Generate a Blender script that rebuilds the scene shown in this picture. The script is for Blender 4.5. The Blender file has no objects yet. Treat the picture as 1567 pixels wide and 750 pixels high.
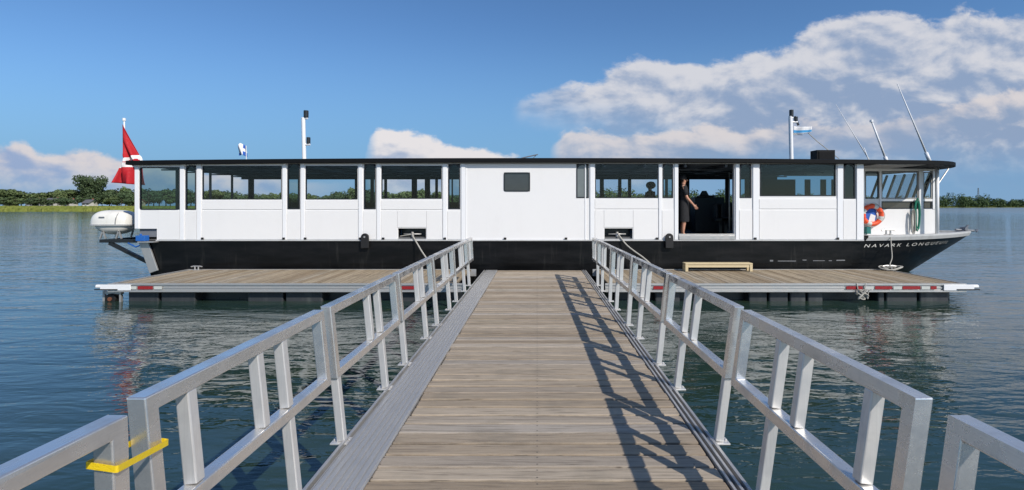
import bpy, bmesh, math, random
from mathutils import Vector, Matrix, noise
random.seed(7)
S = bpy.context.scene
COL = S.collection
rad = math.radians
# ------------------------------------------------------------------ camera
ZC = 2.30; F = 800.0; PX = 822.0; PY = 315.0
cd = bpy.data.cameras.new('camera'); cam = bpy.data.objects.new('camera', cd); COL.objects.link(cam)
cam.location = (0, 0, ZC); cam.rotation_euler = (rad(90), 0, 0)
cd.sensor_width = 36; cd.lens = F/1567*36
cd.shift_x = -(PX-783.5)/1567; cd.shift_y = -(375-PY)/1567
cd.clip_start = 0.05; cd.clip_end = 9000
S.camera = cam
# ------------------------------------------------------------------ sun, sky
SUN = Vector((.9, -1.08, 1.07)).normalized()
sl = bpy.data.lights.new('sun', 'SUN'); sl.energy = 4.2; sl.angle = rad(.5); sl.color = (1, .94, .86)
so = bpy.data.objects.new('sun', sl); COL.objects.link(so)
so.rotation_euler = (-SUN).to_track_quat('-Z', 'Y').to_euler(); so.location = (20, -20, 25)
S.view_settings.view_transform = 'Standard'; S.view_settings.look = 'None'
S.view_settings.exposure = 0; S.view_settings.gamma = 1
W = bpy.data.worlds.new('World'); S.world = W; W.use_nodes = True
SKY_STRENGTH = 0.115

class N:
    """small node-tree writer"""
    def __init__(s, nt): s.nt = nt; s.L = nt.links
    def node(s, typ, **kw):
        n = s.nt.nodes.new(typ)
        for k, v in kw.items(): setattr(n, k, v)
        return n
    def put(s, sock, v):
        if isinstance(v, bpy.types.NodeSocket): s.L.new(v, sock)
        elif v is not None:
            if sock.type == 'RGBA' and len(v) == 3: v = (*v, 1)
            sock.default_value = v
    def m(s, op, a, b=None, c=None, clamp=False):
        n = s.node('ShaderNodeMath', operation=op, use_clamp=clamp)
        s.put(n.inputs[0], a)
        if b is not None: s.put(n.inputs[1], b)
        if c is not None: s.put(n.inputs[2], c)
        return n.outputs[0]
    def mix(s, f, a, b, mode='MIX'):
        n = s.node('ShaderNodeMix', data_type='RGBA', blend_type=mode)
        s.put(n.inputs[0], f); s.put(n.inputs[6], a); s.put(n.inputs[7], b)
        return n.outputs[2]
    def noise(s, vec, scale, detail=4, rough=.5, dist=0, out=0):
        n = s.node('ShaderNodeTexNoise'); s.put(n.inputs['Vector'], vec)
        n.inputs['Scale'].default_value = scale; n.inputs['Detail'].default_value = detail
        n.inputs['Roughness'].default_value = rough; n.inputs['Distortion'].default_value = dist
        return n.outputs[out]
    def map(s, vec, scale=(1, 1, 1), loc=(0, 0, 0), rot=(0, 0, 0)):
        n = s.node('ShaderNodeMapping'); s.put(n.inputs[0], vec)
        n.inputs[1].default_value = loc; n.inputs[2].default_value = rot; n.inputs[3].default_value = scale
        return n.outputs[0]
    def rng(s, v, a, b, c=0, d=1, smooth=True):
        n = s.node('ShaderNodeMapRange', interpolation_type='SMOOTHSTEP' if smooth else 'LINEAR')
        s.put(n.inputs[0], v)
        for i, q in enumerate((a, b, c, d)): s.put(n.inputs[i+1], q)
        return n.outputs[0]
    def xyz(s, x, y, z):
        n = s.node('ShaderNodeCombineXYZ'); s.put(n.inputs[0], x); s.put(n.inputs[1], y); s.put(n.inputs[2], z); return n.outputs[0]
    def sep(s, v):
        n = s.node('ShaderNodeSeparateXYZ'); s.put(n.inputs[0], v); return n.outputs
    def curve(s, v, pts, x0, x1):
        """piecewise curve: pts (x,y) with x in x0..x1 and y in 0..1"""
        n = s.node('ShaderNodeFloatCurve'); s.put(n.inputs[1], s.rng(v, x0, x1, 0, 1, False))
        c = n.mapping.curves[0]
        q = [((x-x0)/(x1-x0), y) for x, y in pts]
        c.points[0].location = q[0]; c.points[1].location = q[-1]
        for p in q[1:-1]: c.points.new(*p)
        n.mapping.extend = 'HORIZONTAL'; n.mapping.update()
        return n.outputs[0]

def build_world():
    w = N(W.node_tree)
    for n in list(W.node_tree.nodes): W.node_tree.nodes.remove(n)
    sky = w.node('ShaderNodeTexSky', sky_type='NISHITA'); sky.sun_disc = False
    sky.sun_elevation = math.asin(SUN.z); sky.sun_rotation = math.atan2(SUN.x, SUN.y)
    sky.air_density = 1.0; sky.dust_density = 0.3; sky.ozone_density = 3.0; sky.altitude = 0
    tc = w.node('ShaderNodeTexCoord'); d = tc.outputs['Generated']
    x, y, z = w.sep(d)[:3]
    ys = w.m('MAXIMUM', y, .05)
    u = w.m('DIVIDE', x, ys); v = w.m('DIVIDE', z, ys)         # direction on the northern sky: bearing and height
    front = w.rng(y, .08, .25)
    P = w.xyz(u, v, 0)
    def UV(px, py): return ((px-PX)/F, (PY-py)/F)
    big = w.noise(w.map(P, (7, 12, 1)), 1, 9, .54, .2)
    fine = w.noise(w.map(P, (26, 44, 1), (3, 1, 2)), 1, 9, .62, .3)
    lumps = w.noise(w.map(P, (4, 9, 1), (7.7, 2.2, 5)), 1, 7, .55, .4)
    # billows: upper side of each lump is lit, lower side is blue grey: compare with a point towards the sun
    big2 = w.noise(w.map(w.xyz(w.m('ADD', u, .012), w.m('ADD', v, .016), 0), (7, 12, 1)), 1, 9, .54, .2)
    relief = w.m('SUBTRACT', big, big2)
    wob = w.m('ADD', w.m('MULTIPLY', w.m('SUBTRACT', big, .5), .085), w.m('MULTIPLY', w.m('SUBTRACT', fine, .5), .045))
    def cloud(top, bot, soft_t=.012, soft_b=.05, wamp=1, end=0):
        K = .5
        tp = w.m('MULTIPLY', w.curve(u, [(UV(a, b)[0], UV(a, b)[1]/K) for a, b in top], UV(top[0][0], 0)[0], UV(top[-1][0], 0)[0]), K)
        bp = w.m('MULTIPLY', w.curve(u, [(UV(a, b)[0], UV(a, b)[1]/K) for a, b in bot], UV(bot[0][0], 0)[0], UV(bot[-1][0], 0)[0]), K)
        wo = w.m('MULTIPLY', wob, wamp)
        dt = w.m('SUBTRACT', w.m('ADD', tp, wo), v)             # height below the cloud's upper outline
        db = w.m('SUBTRACT', v, w.m('ADD', bp, wo))
        mk = w.m('MULTIPLY', w.rng(dt, -.002, soft_t), w.rng(db, -soft_b, soft_b))
        e0 = w.rng(u, UV(top[0][0], 0)[0], UV(top[0][0]+25, 0)[0])
        if end: e0 = w.m('MULTIPLY', e0, w.rng(u, UV(top[-1][0], 0)[0], UV(top[-1][0]-end, 0)[0]))
        return w.m('MULTIPLY', mk, e0), dt
    A, dA = cloud([(780, 152), (830, 140), (905, 118), (956, 96), (1061, 90), (1122, 76), (1207, 66), (1240, 40), (1292, 20), (1383, 13), (1440, 27), (1468, 8), (1498, 22), (1567, 20), (1900, 30)],
                  [(780, 160), (850, 168), (905, 185), (980, 205), (1100, 225), (1567, 250), (1900, 250)], .02, .06)
    B, dB = cloud([(838, 262), (850, 215), (870, 195), (930, 192), (1000, 200), (1100, 190), (1200, 185), (1300, 190), (1400, 172), (1500, 150), (1567, 135), (1900, 120)],
                  [(838, 300), (900, 290), (1000, 272), (1100, 248), (1200, 226), (1300, 208), (1450, 200), (1567, 200), (1900, 200)], .016, .05)
    Cc, dC = cloud([(555, 262), (570, 208), (600, 196), (645, 202), (690, 212), (740, 226), (800, 240), (850, 262)],
                   [(555, 300), (850, 300)], .012, .03, .8, 30)
    D, dD = cloud([(-700, 200), (-200, 226), (0, 222), (30, 218), (60, 232), (110, 228), (160, 231), (200, 240), (330, 262), (560, 275)],
                  [(-700, 300), (0, 282), (200, 290), (560, 300)], .014, .05, .6, 200)
    col = w.mix(1.0, sky.outputs[0], (.60, .82, 1.03), 'MULTIPLY')
    # thin grey-blue veil low on the right, below the anvil
    veil = w.m('MULTIPLY', w.rng(u, UV(880, 0)[0], UV(1250, 0)[0]), w.rng(v, UV(0, 60)[1], UV(0, 215)[1]))
    veil = w.m('MULTIPLY', veil, w.rng(lumps, .1, .7, .75, 1))
    k = 1/SKY_STRENGTH
    def C3(r, g, b): return (r*k, g*k, b*k)
    col = w.mix(w.m('MULTIPLY', veil, .85), col, C3(.20, .30, .47))
    lowv = w.m('MULTIPLY', w.rng(v, .36, .02), .88)
    col = w.mix(lowv, col, C3(.175, .365, .61))
    col = w.mix(w.m('MULTIPLY', w.rng(v, .10, .0), .5), col, C3(.26, .40, .58))
    def shade(col, mask, dt, hi, lo, amt, depth, bias=0.0):
        lit = w.m('ADD', w.m('MULTIPLY', relief, 3.6), w.rng(dt, 0, depth, .72, .16))
        lit = w.m('ADD', lit, w.m('ADD', w.m('MULTIPLY', w.m('SUBTRACT', lumps, .5), 1.5), bias))
        lit = w.m('ADD', lit, w.m('MULTIPLY', w.m('SUBTRACT', fine, .5), .55))
        c = w.mix(w.rng(lit, .0, .95, 0, 1), lo, hi)
        return w.mix(w.m('MULTIPLY', mask, amt), col, c)
    col = shade(col, D, dD, C3(.74, .67, .66), C3(.32, .40, .60), .88, .07, .1)
    col = shade(col, A, dA, C3(.69, .69, .73), C3(.28, .37, .54), .93, .16, .0)
    col = shade(col, B, dB, C3(.72, .67, .67), C3(.28, .37, .53), .85, .08, -.03)
    col = shade(col, Cc, dC, C3(.82, .78, .78), C3(.36, .44, .60), .95, .07, .25)
    fin = w.mix(front, w.mix(1.0, sky.outputs[0], (.8, .93, 1.08), 'MULTIPLY'), col)
    bg = w.node('ShaderNodeBackground'); w.put(bg.inputs[0], fin); bg.inputs[1].default_value = SKY_STRENGTH
    out = w.node('ShaderNodeOutputWorld'); w.L.new(bg.outputs[0], out.inputs[0])
build_world()

# ------------------------------------------------------------------ materials
M = {}
def mat(name):
    m = bpy.data.materials.new(name); m.use_nodes = True; M[name] = m
    nt = m.node_tree; b = nt.nodes['Principled BSDF']
    g = N(nt); tc = g.node('ShaderNodeTexCoord')
    return m, g, b, tc.outputs['Object']
def simple(name, c, rough=.5, metal=0, var=.12, vs=6, bump=0, bs=40, spec=None, dirt=None):
    m, g, b, P = mat(name)
    n = g.noise(P, vs, 5, .6)
    lo = tuple(q*(1-var) for q in c); hi = tuple(min(1, q*(1+var)) for q in c)
    base = g.mix(n, lo, hi)
    if dirt:
        dn = g.rng(g.noise(g.map(P, (2.2, 2.2, .45)), 1, 8, .65), .5, .78)
        base = g.mix(g.m('MULTIPLY', dn, dirt[1]), base, dirt[0])
    g.put(b.inputs['Base Color'], base)
    g.put(b.inputs['Roughness'], g.rng(g.noise(P, vs*3, 4), .3, .7, max(0, rough-.08), min(1, rough+.08)))
    b.inputs['Metallic'].default_value = metal
    if spec is not None: b.inputs['Specular IOR Level'].default_value = spec
    if bump:
        bn = g.node('ShaderNodeBump'); bn.inputs['Strength'].default_value = bump; bn.inputs['Distance'].default_value = .01
        g.put(bn.inputs['Height'], g.noise(P, bs, 4)); g.L.new(bn.outputs[0], b.inputs['Normal'])
    return m
simple('white_paint', (.80, .785, .765), .38, var=.015, vs=2, dirt=((.55, .53, .48), .12))
simple('white_trim', (.82, .82, .82), .4, var=.02, vs=5)
simple('black_roof', (.006, .0065, .007), .6, var=.2, spec=.15)
simple('black_rubber', (.010, .010, .010), .6)
simple('interior_dark', (.012, .014, .02), .7, var=.3, vs=3)  # near-black colour carries the shade on the cabin's inner walls
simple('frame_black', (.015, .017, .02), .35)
simple('ceiling_dark', (.05, .056, .07), .5, var=.3, vs=2)  # roof underside inside the cabin, its shade put into the colour
simple('soffit_grey', (.32, .31, .29), .6)
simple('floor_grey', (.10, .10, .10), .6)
simple('grey_box', (.16, .17, .19), .5)
simple('blue_plastic', (.02, .12, .42), .35)
simple('raft_white', (.78, .76, .70), .35, var=.04, dirt=((.5, .45, .36), .4))
simple('gunwale_grey', (.50, .50, .49), .5, var=.12, dirt=((.25, .24, .22), .5))
simple('float_black', (.035, .038, .042), .5, var=.35, vs=3, dirt=((.16, .17, .16), .5))
simple('reflector_red', (.30, .018, .02), .3)
simple('reflector_white', (.55, .56, .52), .3)
simple('ring_orange', (.75, .085, .02), .5, var=.08)
simple('rope_white', (.42, .40, .35), .8, bump=.6, bs=160)
simple('rope_green', (.02, .22, .14), .8, bump=.6, bs=160)
simple('strap_yellow', (.80, .56, .01), .45, var=.06, vs=20, bump=.4, bs=180)
simple('new_wood', (.62, .50, .30), .6, var=.12, vs=12)
simple('flag_red', (.44, .005, .012), .75, var=.1)
simple('flag_white', (.75, .74, .73), .75, var=.04)
simple('flag_blue', (.02, .10, .42), .75, var=.1)
simple('flag_lightblue', (.05, .30, .58), .75, var=.1)
simple('cloth_black', (.012, .012, .014), .85, var=.3)
simple('cloth_dark', (.02, .022, .03), .85, var=.3)
simple('skin', (.50, .25, .16), .5, var=.1)
simple('skin_dark', (.14, .07, .045), .5, var=.1)
simple('hair', (.012, .009, .008), .7, bump=1, bs=60)
simple('bark', (.10, .075, .055), .9, var=.3, vs=4, bump=1, bs=20)
simple('house_white', (.62, .61, .58), .7)
simple('house_grey', (.30, .33, .36), .7)
simple('house_cream', (.50, .40, .28), .7)
simple('roof_grey', (.12, .12, .13), .8)
simple('roof_red', (.30, .10, .06), .8)
simple('pylon_steel', (.12, .13, .14), .5, .3)
simple('console_dark', (.012, .012, .013), .5)
simple('green_panel', (.02, .15, .14), .4)
simple('lettering', (.62, .60, .55), .5, var=.25, vs=9)
simple('scuff', (.16, .165, .17), .7, var=.4, vs=20)
simple('rust_brown', (.16, .06, .03), .8, var=.4, vs=20)

def m_hull():
    m, g, b, P = mat('black_hull')
    n = g.noise(g.map(P, (.6, .6, 3)), 1.5, 8, .65)
    st = g.noise(g.map(P, (9, 9, .8)), 1, 6, .6)
    c = g.mix(g.rng(n, .35, .75), (.003, .0032, .0036), (.009, .009, .0095))
    c = g.mix(g.m('MULTIPLY', g.rng(st, .56, .8), .35), c, (.06, .058, .052))
    g.put(b.inputs['Base Color'], c)
    b.inputs['Specular IOR Level'].default_value = .22
    g.put(b.inputs['Roughness'], g.rng(n, .3, .7, .3, .5))
    bn = g.node('ShaderNodeBump'); bn.inputs['Strength'].default_value = .35; bn.inputs['Distance'].default_value = .03
    g.put(bn.inputs['Height'], g.noise(P, 1.1, 3)); g.L.new(bn.outputs[0], b.inputs['Normal'])
m_hull()
def m_alu(name, axis_scale, base=.62, rough=.30, metal=.6):
    m, g, b, P = mat(name)
    br = g.noise(g.map(P, axis_scale), 1, 5, .7)
    bl = g.noise(P, 5, 6, .6)
    sp = g.noise(P, 38, 5, .65)
    c = g.mix(br, (base*.84, base*.82, base*.79), (base*1.18, base*1.15, base*1.10))
    c = g.mix(g.m('MULTIPLY', g.rng(bl, .5, .75), .40), c, (.42, .42, .41))
    c = g.mix(g.m('MULTIPLY', g.rng(sp, .60, .74), .22), c, (.34, .34, .33))
    g.put(b.inputs['Base Color'], c); b.inputs['Metallic'].default_value = metal
    g.put(b.inputs['Roughness'], g.m('ADD', g.rng(bl, .3, .7, rough-.10, rough+.12), g.m('MULTIPLY', sp, .10)))
    bn = g.node('ShaderNodeBump'); bn.inputs['Strength'].default_value = .15; bn.inputs['Distance'].default_value = .0015
    g.put(bn.inputs['Height'], g.m('ADD', br, g.m('MULTIPLY', sp, .3))); g.L.new(bn.outputs[0], b.inputs['Normal'])
m_alu('aluminium', (90, 3, 90), .74, .20, .80)
m_alu('aluminium_post', (90, 90, 3), .66, .36, .5)
m_alu('aluminium_strip', (60, 1.2, 60), .52, .42)
m_alu('galvanised', (10, 10, 10), .5, .4)

def m_wood(name, axis, pitch, tint=(1, 1, 1)):
    """weathered boards: a tone for each board, grain along the board, screws over the joists"""
    m, g, b, P = mat(name)
    x, y, z = g.sep(P)[:3]
    a, l = (y, x) if axis == 'x' else (x, y)
    idx = g.m('FLOOR', g.m('DIVIDE', a, pitch))
    wn = g.node('ShaderNodeTexWhiteNoise', noise_dimensions='1D'); g.put(wn.inputs['W'], idx)
    r = wn.outputs['Value']
    vec = g.xyz(g.m('ADD', g.m('MULTIPLY', l, 1.6), g.m('MULTIPLY', r, 37)), g.m('MULTIPLY', a, 42), g.m('MULTIPLY', r, 11))
    grain = g.noise(vec, 1, 8, .68, .6)
    vec2 = g.xyz(g.m('ADD', g.m('MULTIPLY', l, 5), g.m('MULTIPLY', r, 91)), g.m('MULTIPLY', a, 150), r)
    fine = g.noise(vec2, 1, 5, .7)
    blot = g.noise(P, 1.6, 7, .62)
    T = lambda c: tuple(q*t for q, t in zip(c, tint))
    c = g.mix(r, T((.30, .232, .160)), T((.47, .39, .295)))
    sep2 = g.node('ShaderNodeTexWhiteNoise', noise_dimensions='1D'); g.put(sep2.inputs['W'], g.m('ADD', idx, 53.5))
    c = g.mix(g.m('MULTIPLY', g.rng(sep2.outputs['Value'], .6, 1), .5), c, T((.46, .43, .39)))
    c = g.mix(g.m('MULTIPLY', g.rng(grain, .45, .68), .72), c, T((.13, .105, .08)))
    c = g.mix(g.m('MULTIPLY', g.rng(fine, .5, .75), .35), c, T((.56, .50, .42)))
    c = g.mix(g.m('MULTIPLY', g.rng(blot, .50, .72), .35), c, T((.17, .15, .12)))
    c = g.mix(g.m('MULTIPLY', g.rng(g.noise(P, .8, 4), .55, .7), .25), c, T((.36, .30, .21)))
    crack = g.noise(g.xyz(g.m('ADD', g.m('MULTIPLY', l, 2.2), g.m('MULTIPLY', r, 17)), g.m('MULTIPLY', a, 95), g.m('MULTIPLY', r, 5)), 1, 3, .5, .3)
    c = g.mix(g.m('MULTIPLY', g.rng(crack, .63, .70), .75), c, T((.085, .068, .05)))
    edge = g.m('ABSOLUTE', g.m('SUBTRACT', g.m('FRACT', g.m('DIVIDE', a, pitch)), .5))
    en = g.noise(g.xyz(g.m('MULTIPLY', l, 3), g.m('MULTIPLY', idx, 7.3), 0), 1, 5, .6)
    c = g.mix(g.m('MULTIPLY', g.rng(g.m('ADD', edge, g.m('MULTIPLY', g.m('SUBTRACT', en, .5), .22)), .40, .50), .6), c, T((.13, .105, .08)))
    # knots
    vo = g.node('ShaderNodeTexVoronoi'); g.put(vo.inputs['Vector'], g.xyz(g.m('ADD', g.m('MULTIPLY', l, 1.1), g.m('MULTIPLY', r, 5)), g.m('MULTIPLY', a, 3.2), 0)); vo.inputs['Scale'].default_value = 1.3
    c = g.mix(g.m('MULTIPLY', g.rng(vo.outputs['Distance'], .055, .02), .75), c, T((.07, .05, .035)))
    # screw heads
    fl = g.m('SUBTRACT', g.m('FRACT', g.m('DIVIDE', a, pitch)), .5)
    sy = g.m('MULTIPLY', g.m('SUBTRACT', g.m('ABSOLUTE', fl), .27), pitch)
    js = 1.13
    sx = g.m('MULTIPLY', g.m('SUBTRACT', g.m('FRACT', g.m('ADD', g.m('DIVIDE', l, js), .5)), .5), js)
    d = g.m('SQRT', g.m('ADD', g.m('MULTIPLY', sx, sx), g.m('MULTIPLY', sy, sy)))
    c = g.mix(g.m('MULTIPLY', g.rng(d, .009, .005), .8), c, T((.06, .055, .05)))
    c = g.mix(g.m('MULTIPLY', g.rng(g.m('ABSOLUTE', sx), .05, .0), g.m('MULTIPLY', g.rng(blot, .4, .65), .15)), c, T((.14, .12, .1)))
    g.put(b.inputs['Base Color'], c); b.inputs['Roughness'].default_value = .78
    b.inputs['Specular IOR Level'].default_value = .3
    bn = g.node('ShaderNodeBump'); bn.inputs['Strength'].default_value = .55; bn.inputs['Distance'].default_value = .006
    g.put(bn.inputs['Height'], g.m('ADD', g.m('MULTIPLY', grain, -1.0), fine)); g.L.new(bn.outputs[0], b.inputs['Normal'])
GP = .186; DP = .145
m_wood('gangway_wood', 'x', GP)
m_wood('dock_wood', 'y', DP, (.98, .95, .86))

def m_glass(name, tint, refl=1.0):
    m = bpy.data.materials.new(name); m.use_nodes = True; M[name] = m
    nt = m.node_tree; g = N(nt)
    for n in list(nt.nodes): nt.nodes.remove(n)
    o = g.node('ShaderNodeOutputMaterial'); t = g.node('ShaderNodeBsdfTransparent'); t.inputs[0].default_value = (*tint, 1)
    gl = g.node('ShaderNodeBsdfGlossy'); gl.inputs['Roughness'].default_value = .02
    fr = g.node('ShaderNodeFresnel'); fr.inputs[0].default_value = 1.5
    mx = g.node('ShaderNodeMixShader'); g.put(mx.inputs[0], g.m('MULTIPLY', fr.outputs[0], refl))
    g.L.new(t.outputs[0], mx.inputs[1]); g.L.new(gl.outputs[0], mx.inputs[2]); g.L.new(mx.outputs[0], o.inputs[0])
m_glass('clear_glass', (.92, .95, .96), .4)
m_glass('tinted_glass', (.62, .74, .76), .7)
simple('smoked_glass', (.035, .038, .042), .08, var=.2, spec=.8)
simple('milky_glass', (.16, .18, .18), .2, var=.15, spec=.6)

def m_water():
    m, g, b, P = mat('lake_water')
    pn = g.noise(g.map(P, (.05, .16, 1)), 1, 4, .55)
    deep = g.noise(g.map(P, (.5, .5, 1)), 1, 6, .6)
    c = g.mix(g.rng(deep, .45, .75), (.021, .045, .036), (.030, .048, .026))
    weed = g.noise(g.map(P, (1.1, 1.1, 1), (4, 9, 0)), 1, 9, .68)
    c = g.mix(g.m('MULTIPLY', g.rng(weed, .60, .70), g.rng(g.noise(g.map(P, (.16, .16, 1), (2.3, 0, 0)), 1, 2), .45, .6, 0, .8)), c, (.075, .085, .014))
    far = g.rng(g.sep(P)[1], 40, 260)
    g.put(b.inputs['Roughness'], g.m('ADD', .03, g.m('MULTIPLY', far, .13)))
    g.put(b.inputs['Base Color'], c)
    b.inputs['IOR'].default_value = 1.5; b.inputs['Roughness'].default_value = .035
    b.inputs['Specular IOR Level'].default_value = .5
    h1 = g.noise(g.map(P, (.55, 1.5, 1), rot=(0, 0, rad(12))), 1, 3, .5, .6)
    h2 = g.noise(g.map(P, (1.7, 4.4, 1), rot=(0, 0, rad(-9))), 1, 3, .55, .5)
    h3 = g.noise(g.map(P, (6, 13, 1), rot=(0, 0, rad(20))), 1, 2, .5)
    amp = g.rng(pn, .3, .7, .55, 1.25)
    h = g.m('ADD', g.m('MULTIPLY', h1, .040), g.m('ADD', g.m('MULTIPLY', h2, .016), g.m('MULTIPLY', h3, .0024)))
    h = g.m('MULTIPLY', h, g.m('MULTIPLY', amp, g.m('SUBTRACT', 1.0, g.m('MULTIPLY', far, .35))))
    bn = g.node('ShaderNodeBump'); bn.inputs['Strength'].default_value = 1; bn.inputs['Distance'].default_value = 1.0
    g.put(bn.inputs['Height'], h); g.L.new(bn.outputs[0], b.inputs['Normal'])
m_water()

def m_leaf(name, c1, c2, sc=.35):
    m, g, b, P = mat(name)
    oi = g.node('ShaderNodeObjectInfo')
    n = g.noise(P, sc, 5, .65)
    n2 = g.noise(P, sc*7, 3, .6)
    c = g.mix(g.rng(n, .3, .7), c1, c2)
    c = g.mix(g.m('MULTIPLY', n2, .5), c, tuple(q*1.6 for q in c2))
    c = g.mix(g.m('MULTIPLY', oi.outputs['Random'], .35), c, (c1[0]*1.5, c1[1]*.95, c1[2]*.8))
    g.put(b.inputs['Base Color'], c); b.inputs['Roughness'].default_value = .7
    b.inputs['Specular IOR Level'].default_value = .2
m_leaf('foliage_green', (.050, .080, .032), (.12, .165, .062))
m_leaf('foliage_dark', (.032, .055, .026), (.070, .105, .045))
m_leaf('foliage_far', (.026, .052, .022), (.075, .12, .040), .04)
m_leaf('grass', (.10, .14, .025), (.20, .22, .05), .08)
m_leaf('reeds', (.12, .17, .03), (.22, .24, .06), .3)

# ------------------------------------------------------------------ mesh helpers
BASE = {}
class MB:
    def __init__(s): s.v = []; s.f = []; s.mi = []; s.k = 0
    def face(s, idx): s.f.append(tuple(idx)); s.mi.append(s.k)
    def box(s, x0, x1, y0, y1, z0, z1):
        n = len(s.v)
        s.v += [(x, y, z) for z in (z0, z1) for y in (y0, y1) for x in (x0, x1)]
        for q in ((0, 2, 3, 1), (4, 5, 7, 6), (0, 1, 5, 4), (2, 6, 7, 3), (0, 4, 6, 2), (1, 3, 7, 5)): s.face([n+i for i in q])
        return s
    def bar(s, p, q, w, h, up=(0, 0, 1)):
        """rectangular bar from p to q, w across, h along 'up'"""
        p = Vector(p); q = Vector(q); d = (q-p).normalized(); u = Vector(up)
        if abs(d.dot(u)) > .98: u = Vector((0, 1, 0))
        r = d.cross(u).normalized(); u = r.cross(d).normalized()
        n = len(s.v)
        for e in (p, q):
            for a, b_ in ((-1, -1), (1, -1), (1, 1), (-1, 1)): s.v.append(tuple(e + r*a*w/2 + u*b_*h/2))
        for f in ((3, 2, 1, 0), (4, 5, 6, 7), (0, 1, 5, 4), (1, 2, 6, 5), (2, 3, 7, 6), (3, 0, 4, 7)): s.face([n+i for i in f])
        return s
    def tube(s, pts, r, seg=10, closed=False, r2=None):
        pts = [Vector(p) for p in pts]; m = len(pts); n0 = len(s.v)
        for i, p in enumerate(pts):
            if closed: d = pts[(i+1) % m]-pts[i-1]
            else: d = pts[min(i+1, m-1)]-pts[max(i-1, 0)]
            d.normalize(); u = Vector((0, 0, 1)) if abs(d.z) < .9 else Vector((0, 1, 0))
            a = d.cross(u).normalized(); b_ = a.cross(d)
            rr = r if r2 is None else r+(r2-r)*i/(m-1)
            for j in range(seg):
                t = 2*math.pi*j/seg; s.v.append(tuple(p+a*math.cos(t)*rr+b_*math.sin(t)*rr))
        for i in range(m if closed else m-1):
            k = (i+1) % m
            for j in range(seg):
                s.face([n0+i*seg+j, n0+i*seg+(j+1) % seg, n0+k*seg+(j+1) % seg, n0+k*seg+j])
        if not closed:
            s.face([n0+j for j in range(seg)][::-1]); s.face([n0+(m-1)*seg+j for j in range(seg)])
        return s
    def prism(s, poly, axis, a, b_):
        """polygon of 2-D points extruded from a to b_ along axis"""
        n = len(s.v); m = len(poly)
        for t in (a, b_):
            for p, q in poly: s.v.append({'x': (t, p, q), 'y': (p, t, q), 'z': (p, q, t)}[axis])
        s.face([n+i for i in range(m)]); s.face([n+m+i for i in range(m)][::-1])
        for i in range(m): s.face([n+i, n+m+i, n+m+(i+1) % m, n+(i+1) % m])
        return s
    def grid(s, P, closed=False):
        n = len(s.v); r = len(P); c = len(P[0])
        for row in P: s.v += [tuple(p) for p in row]
        for i in range(r-1):
            for j in range(c if closed else c-1): s.face([n+i*c+j, n+i*c+(j+1) % c, n+(i+1)*c+(j+1) % c, n+(i+1)*c+j])
        return s
    def mesh(s, name, mats, off=(0, 0, 0), smooth=False, fix=True):
        me = bpy.data.meshes.new(name)
        me.from_pydata([(a-off[0], b_-off[1], c-off[2]) for a, b_, c in s.v], [], s.f)
        for m in mats: me.materials.append(M[m])
        if len(mats) > 1: me.polygons.foreach_set('material_index', s.mi)
        if fix:
            bm = bmesh.new(); bm.from_mesh(me); bmesh.ops.recalc_face_normals(bm, faces=bm.faces); bm.to_mesh(me); bm.free()
        if smooth:
            for p in me.polygons: p.use_smooth = True
        return me
    def build(s, name, mats, parent=None, base=None, bevel=0, smooth=False, fix=True, seg=2):
        if isinstance(mats, str): mats = [mats]
        off = BASE.get(parent.name, (0, 0, 0)) if parent else (base or (0, 0, 0))
        o = bpy.data.objects.new(name, s.mesh(name, mats, off, smooth, fix)); COL.objects.link(o)
        if parent: o.parent = parent
        else: o.location = off
        BASE[o.name] = tuple(off)
        if bevel:
            b_ = o.modifiers.new('bevel', 'BEVEL'); b_.width = bevel; b_.segments = seg; b_.limit_method = 'ANGLE'; b_.angle_limit = rad(40)
            b_.harden_normals = False
        return o
def tag(o, label=None, cat=None, group=None, kind=None):
    if label: o['label'] = label
    if cat: o['category'] = cat
    if group: o['group'] = group
    if kind: o['kind'] = kind
    return o
def thing(name, label, cat, loc=(0, 0, 0), group=None):
    o = bpy.data.objects.new(name, None); COL.objects.link(o); o.location = loc; o.empty_display_size = .2
    BASE[o.name] = tuple(loc); return tag(o, label, cat, group)
def copy_tree(o, parent=None):
    c = o.copy(); COL.objects.link(c)
    if parent: c.parent = parent
    for ch in list(o.children): copy_tree(ch, c)
    return c
def at(px, py, Y): return Vector(((px-PX)/F*Y, Y, ZC-(py-PY)/F*Y))
def lerp(a, b_, t): return a+(b_-a)*t
def interp(pts, x):
    if x <= pts[0][0]: return pts[0][1]
    for (a, p), (b_, q) in zip(pts, pts[1:]):
        if x <= b_: return lerp(p, q, (x-a)/(b_-a))
    return pts[-1][1]

# ================================================================== setting: water and far shore
w = MB()
xs = [-4000, -400, -60, 60, 400, 4000]; ysn = [-400, -40, 30, 200, 900, 4000]
w.grid([[(x, y, 0) for x in xs] for y in ysn])
tag(w.build('water', 'lake_water'), kind='structure')

SH = [(-3000, 150), (-600, 185), (-210, 205), (-120, 225), (-40, 300), (60, 420), (200, 560), (450, 690), (700, 745), (1500, 780), (3500, 800)]
def shore_pts(step=18):
    out = []
    for (a, b_), (c, d) in zip(SH, SH[1:]):
        L = math.hypot(c-a, d-b_); n = max(1, int(L/step))
        for i in range(n): out.append((lerp(a, c, i/n), lerp(b_, d, i/n)))
    out.append(SH[-1]); return out
rows = []
sp = shore_pts()
for off, z in ((-4, -.5), (0, .12), (4, .7), (14, 1.3), (30, 1.9), (120, 2.2), (3500, 2.5)):
    rows.append([(x, y+off+(random.uniform(-2.2, 2.2) if off < 20 else 0), z) for x, y in sp])
t = MB().grid(rows); tag(t.build('terrain', 'grass', smooth=True), kind='structure')

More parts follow.
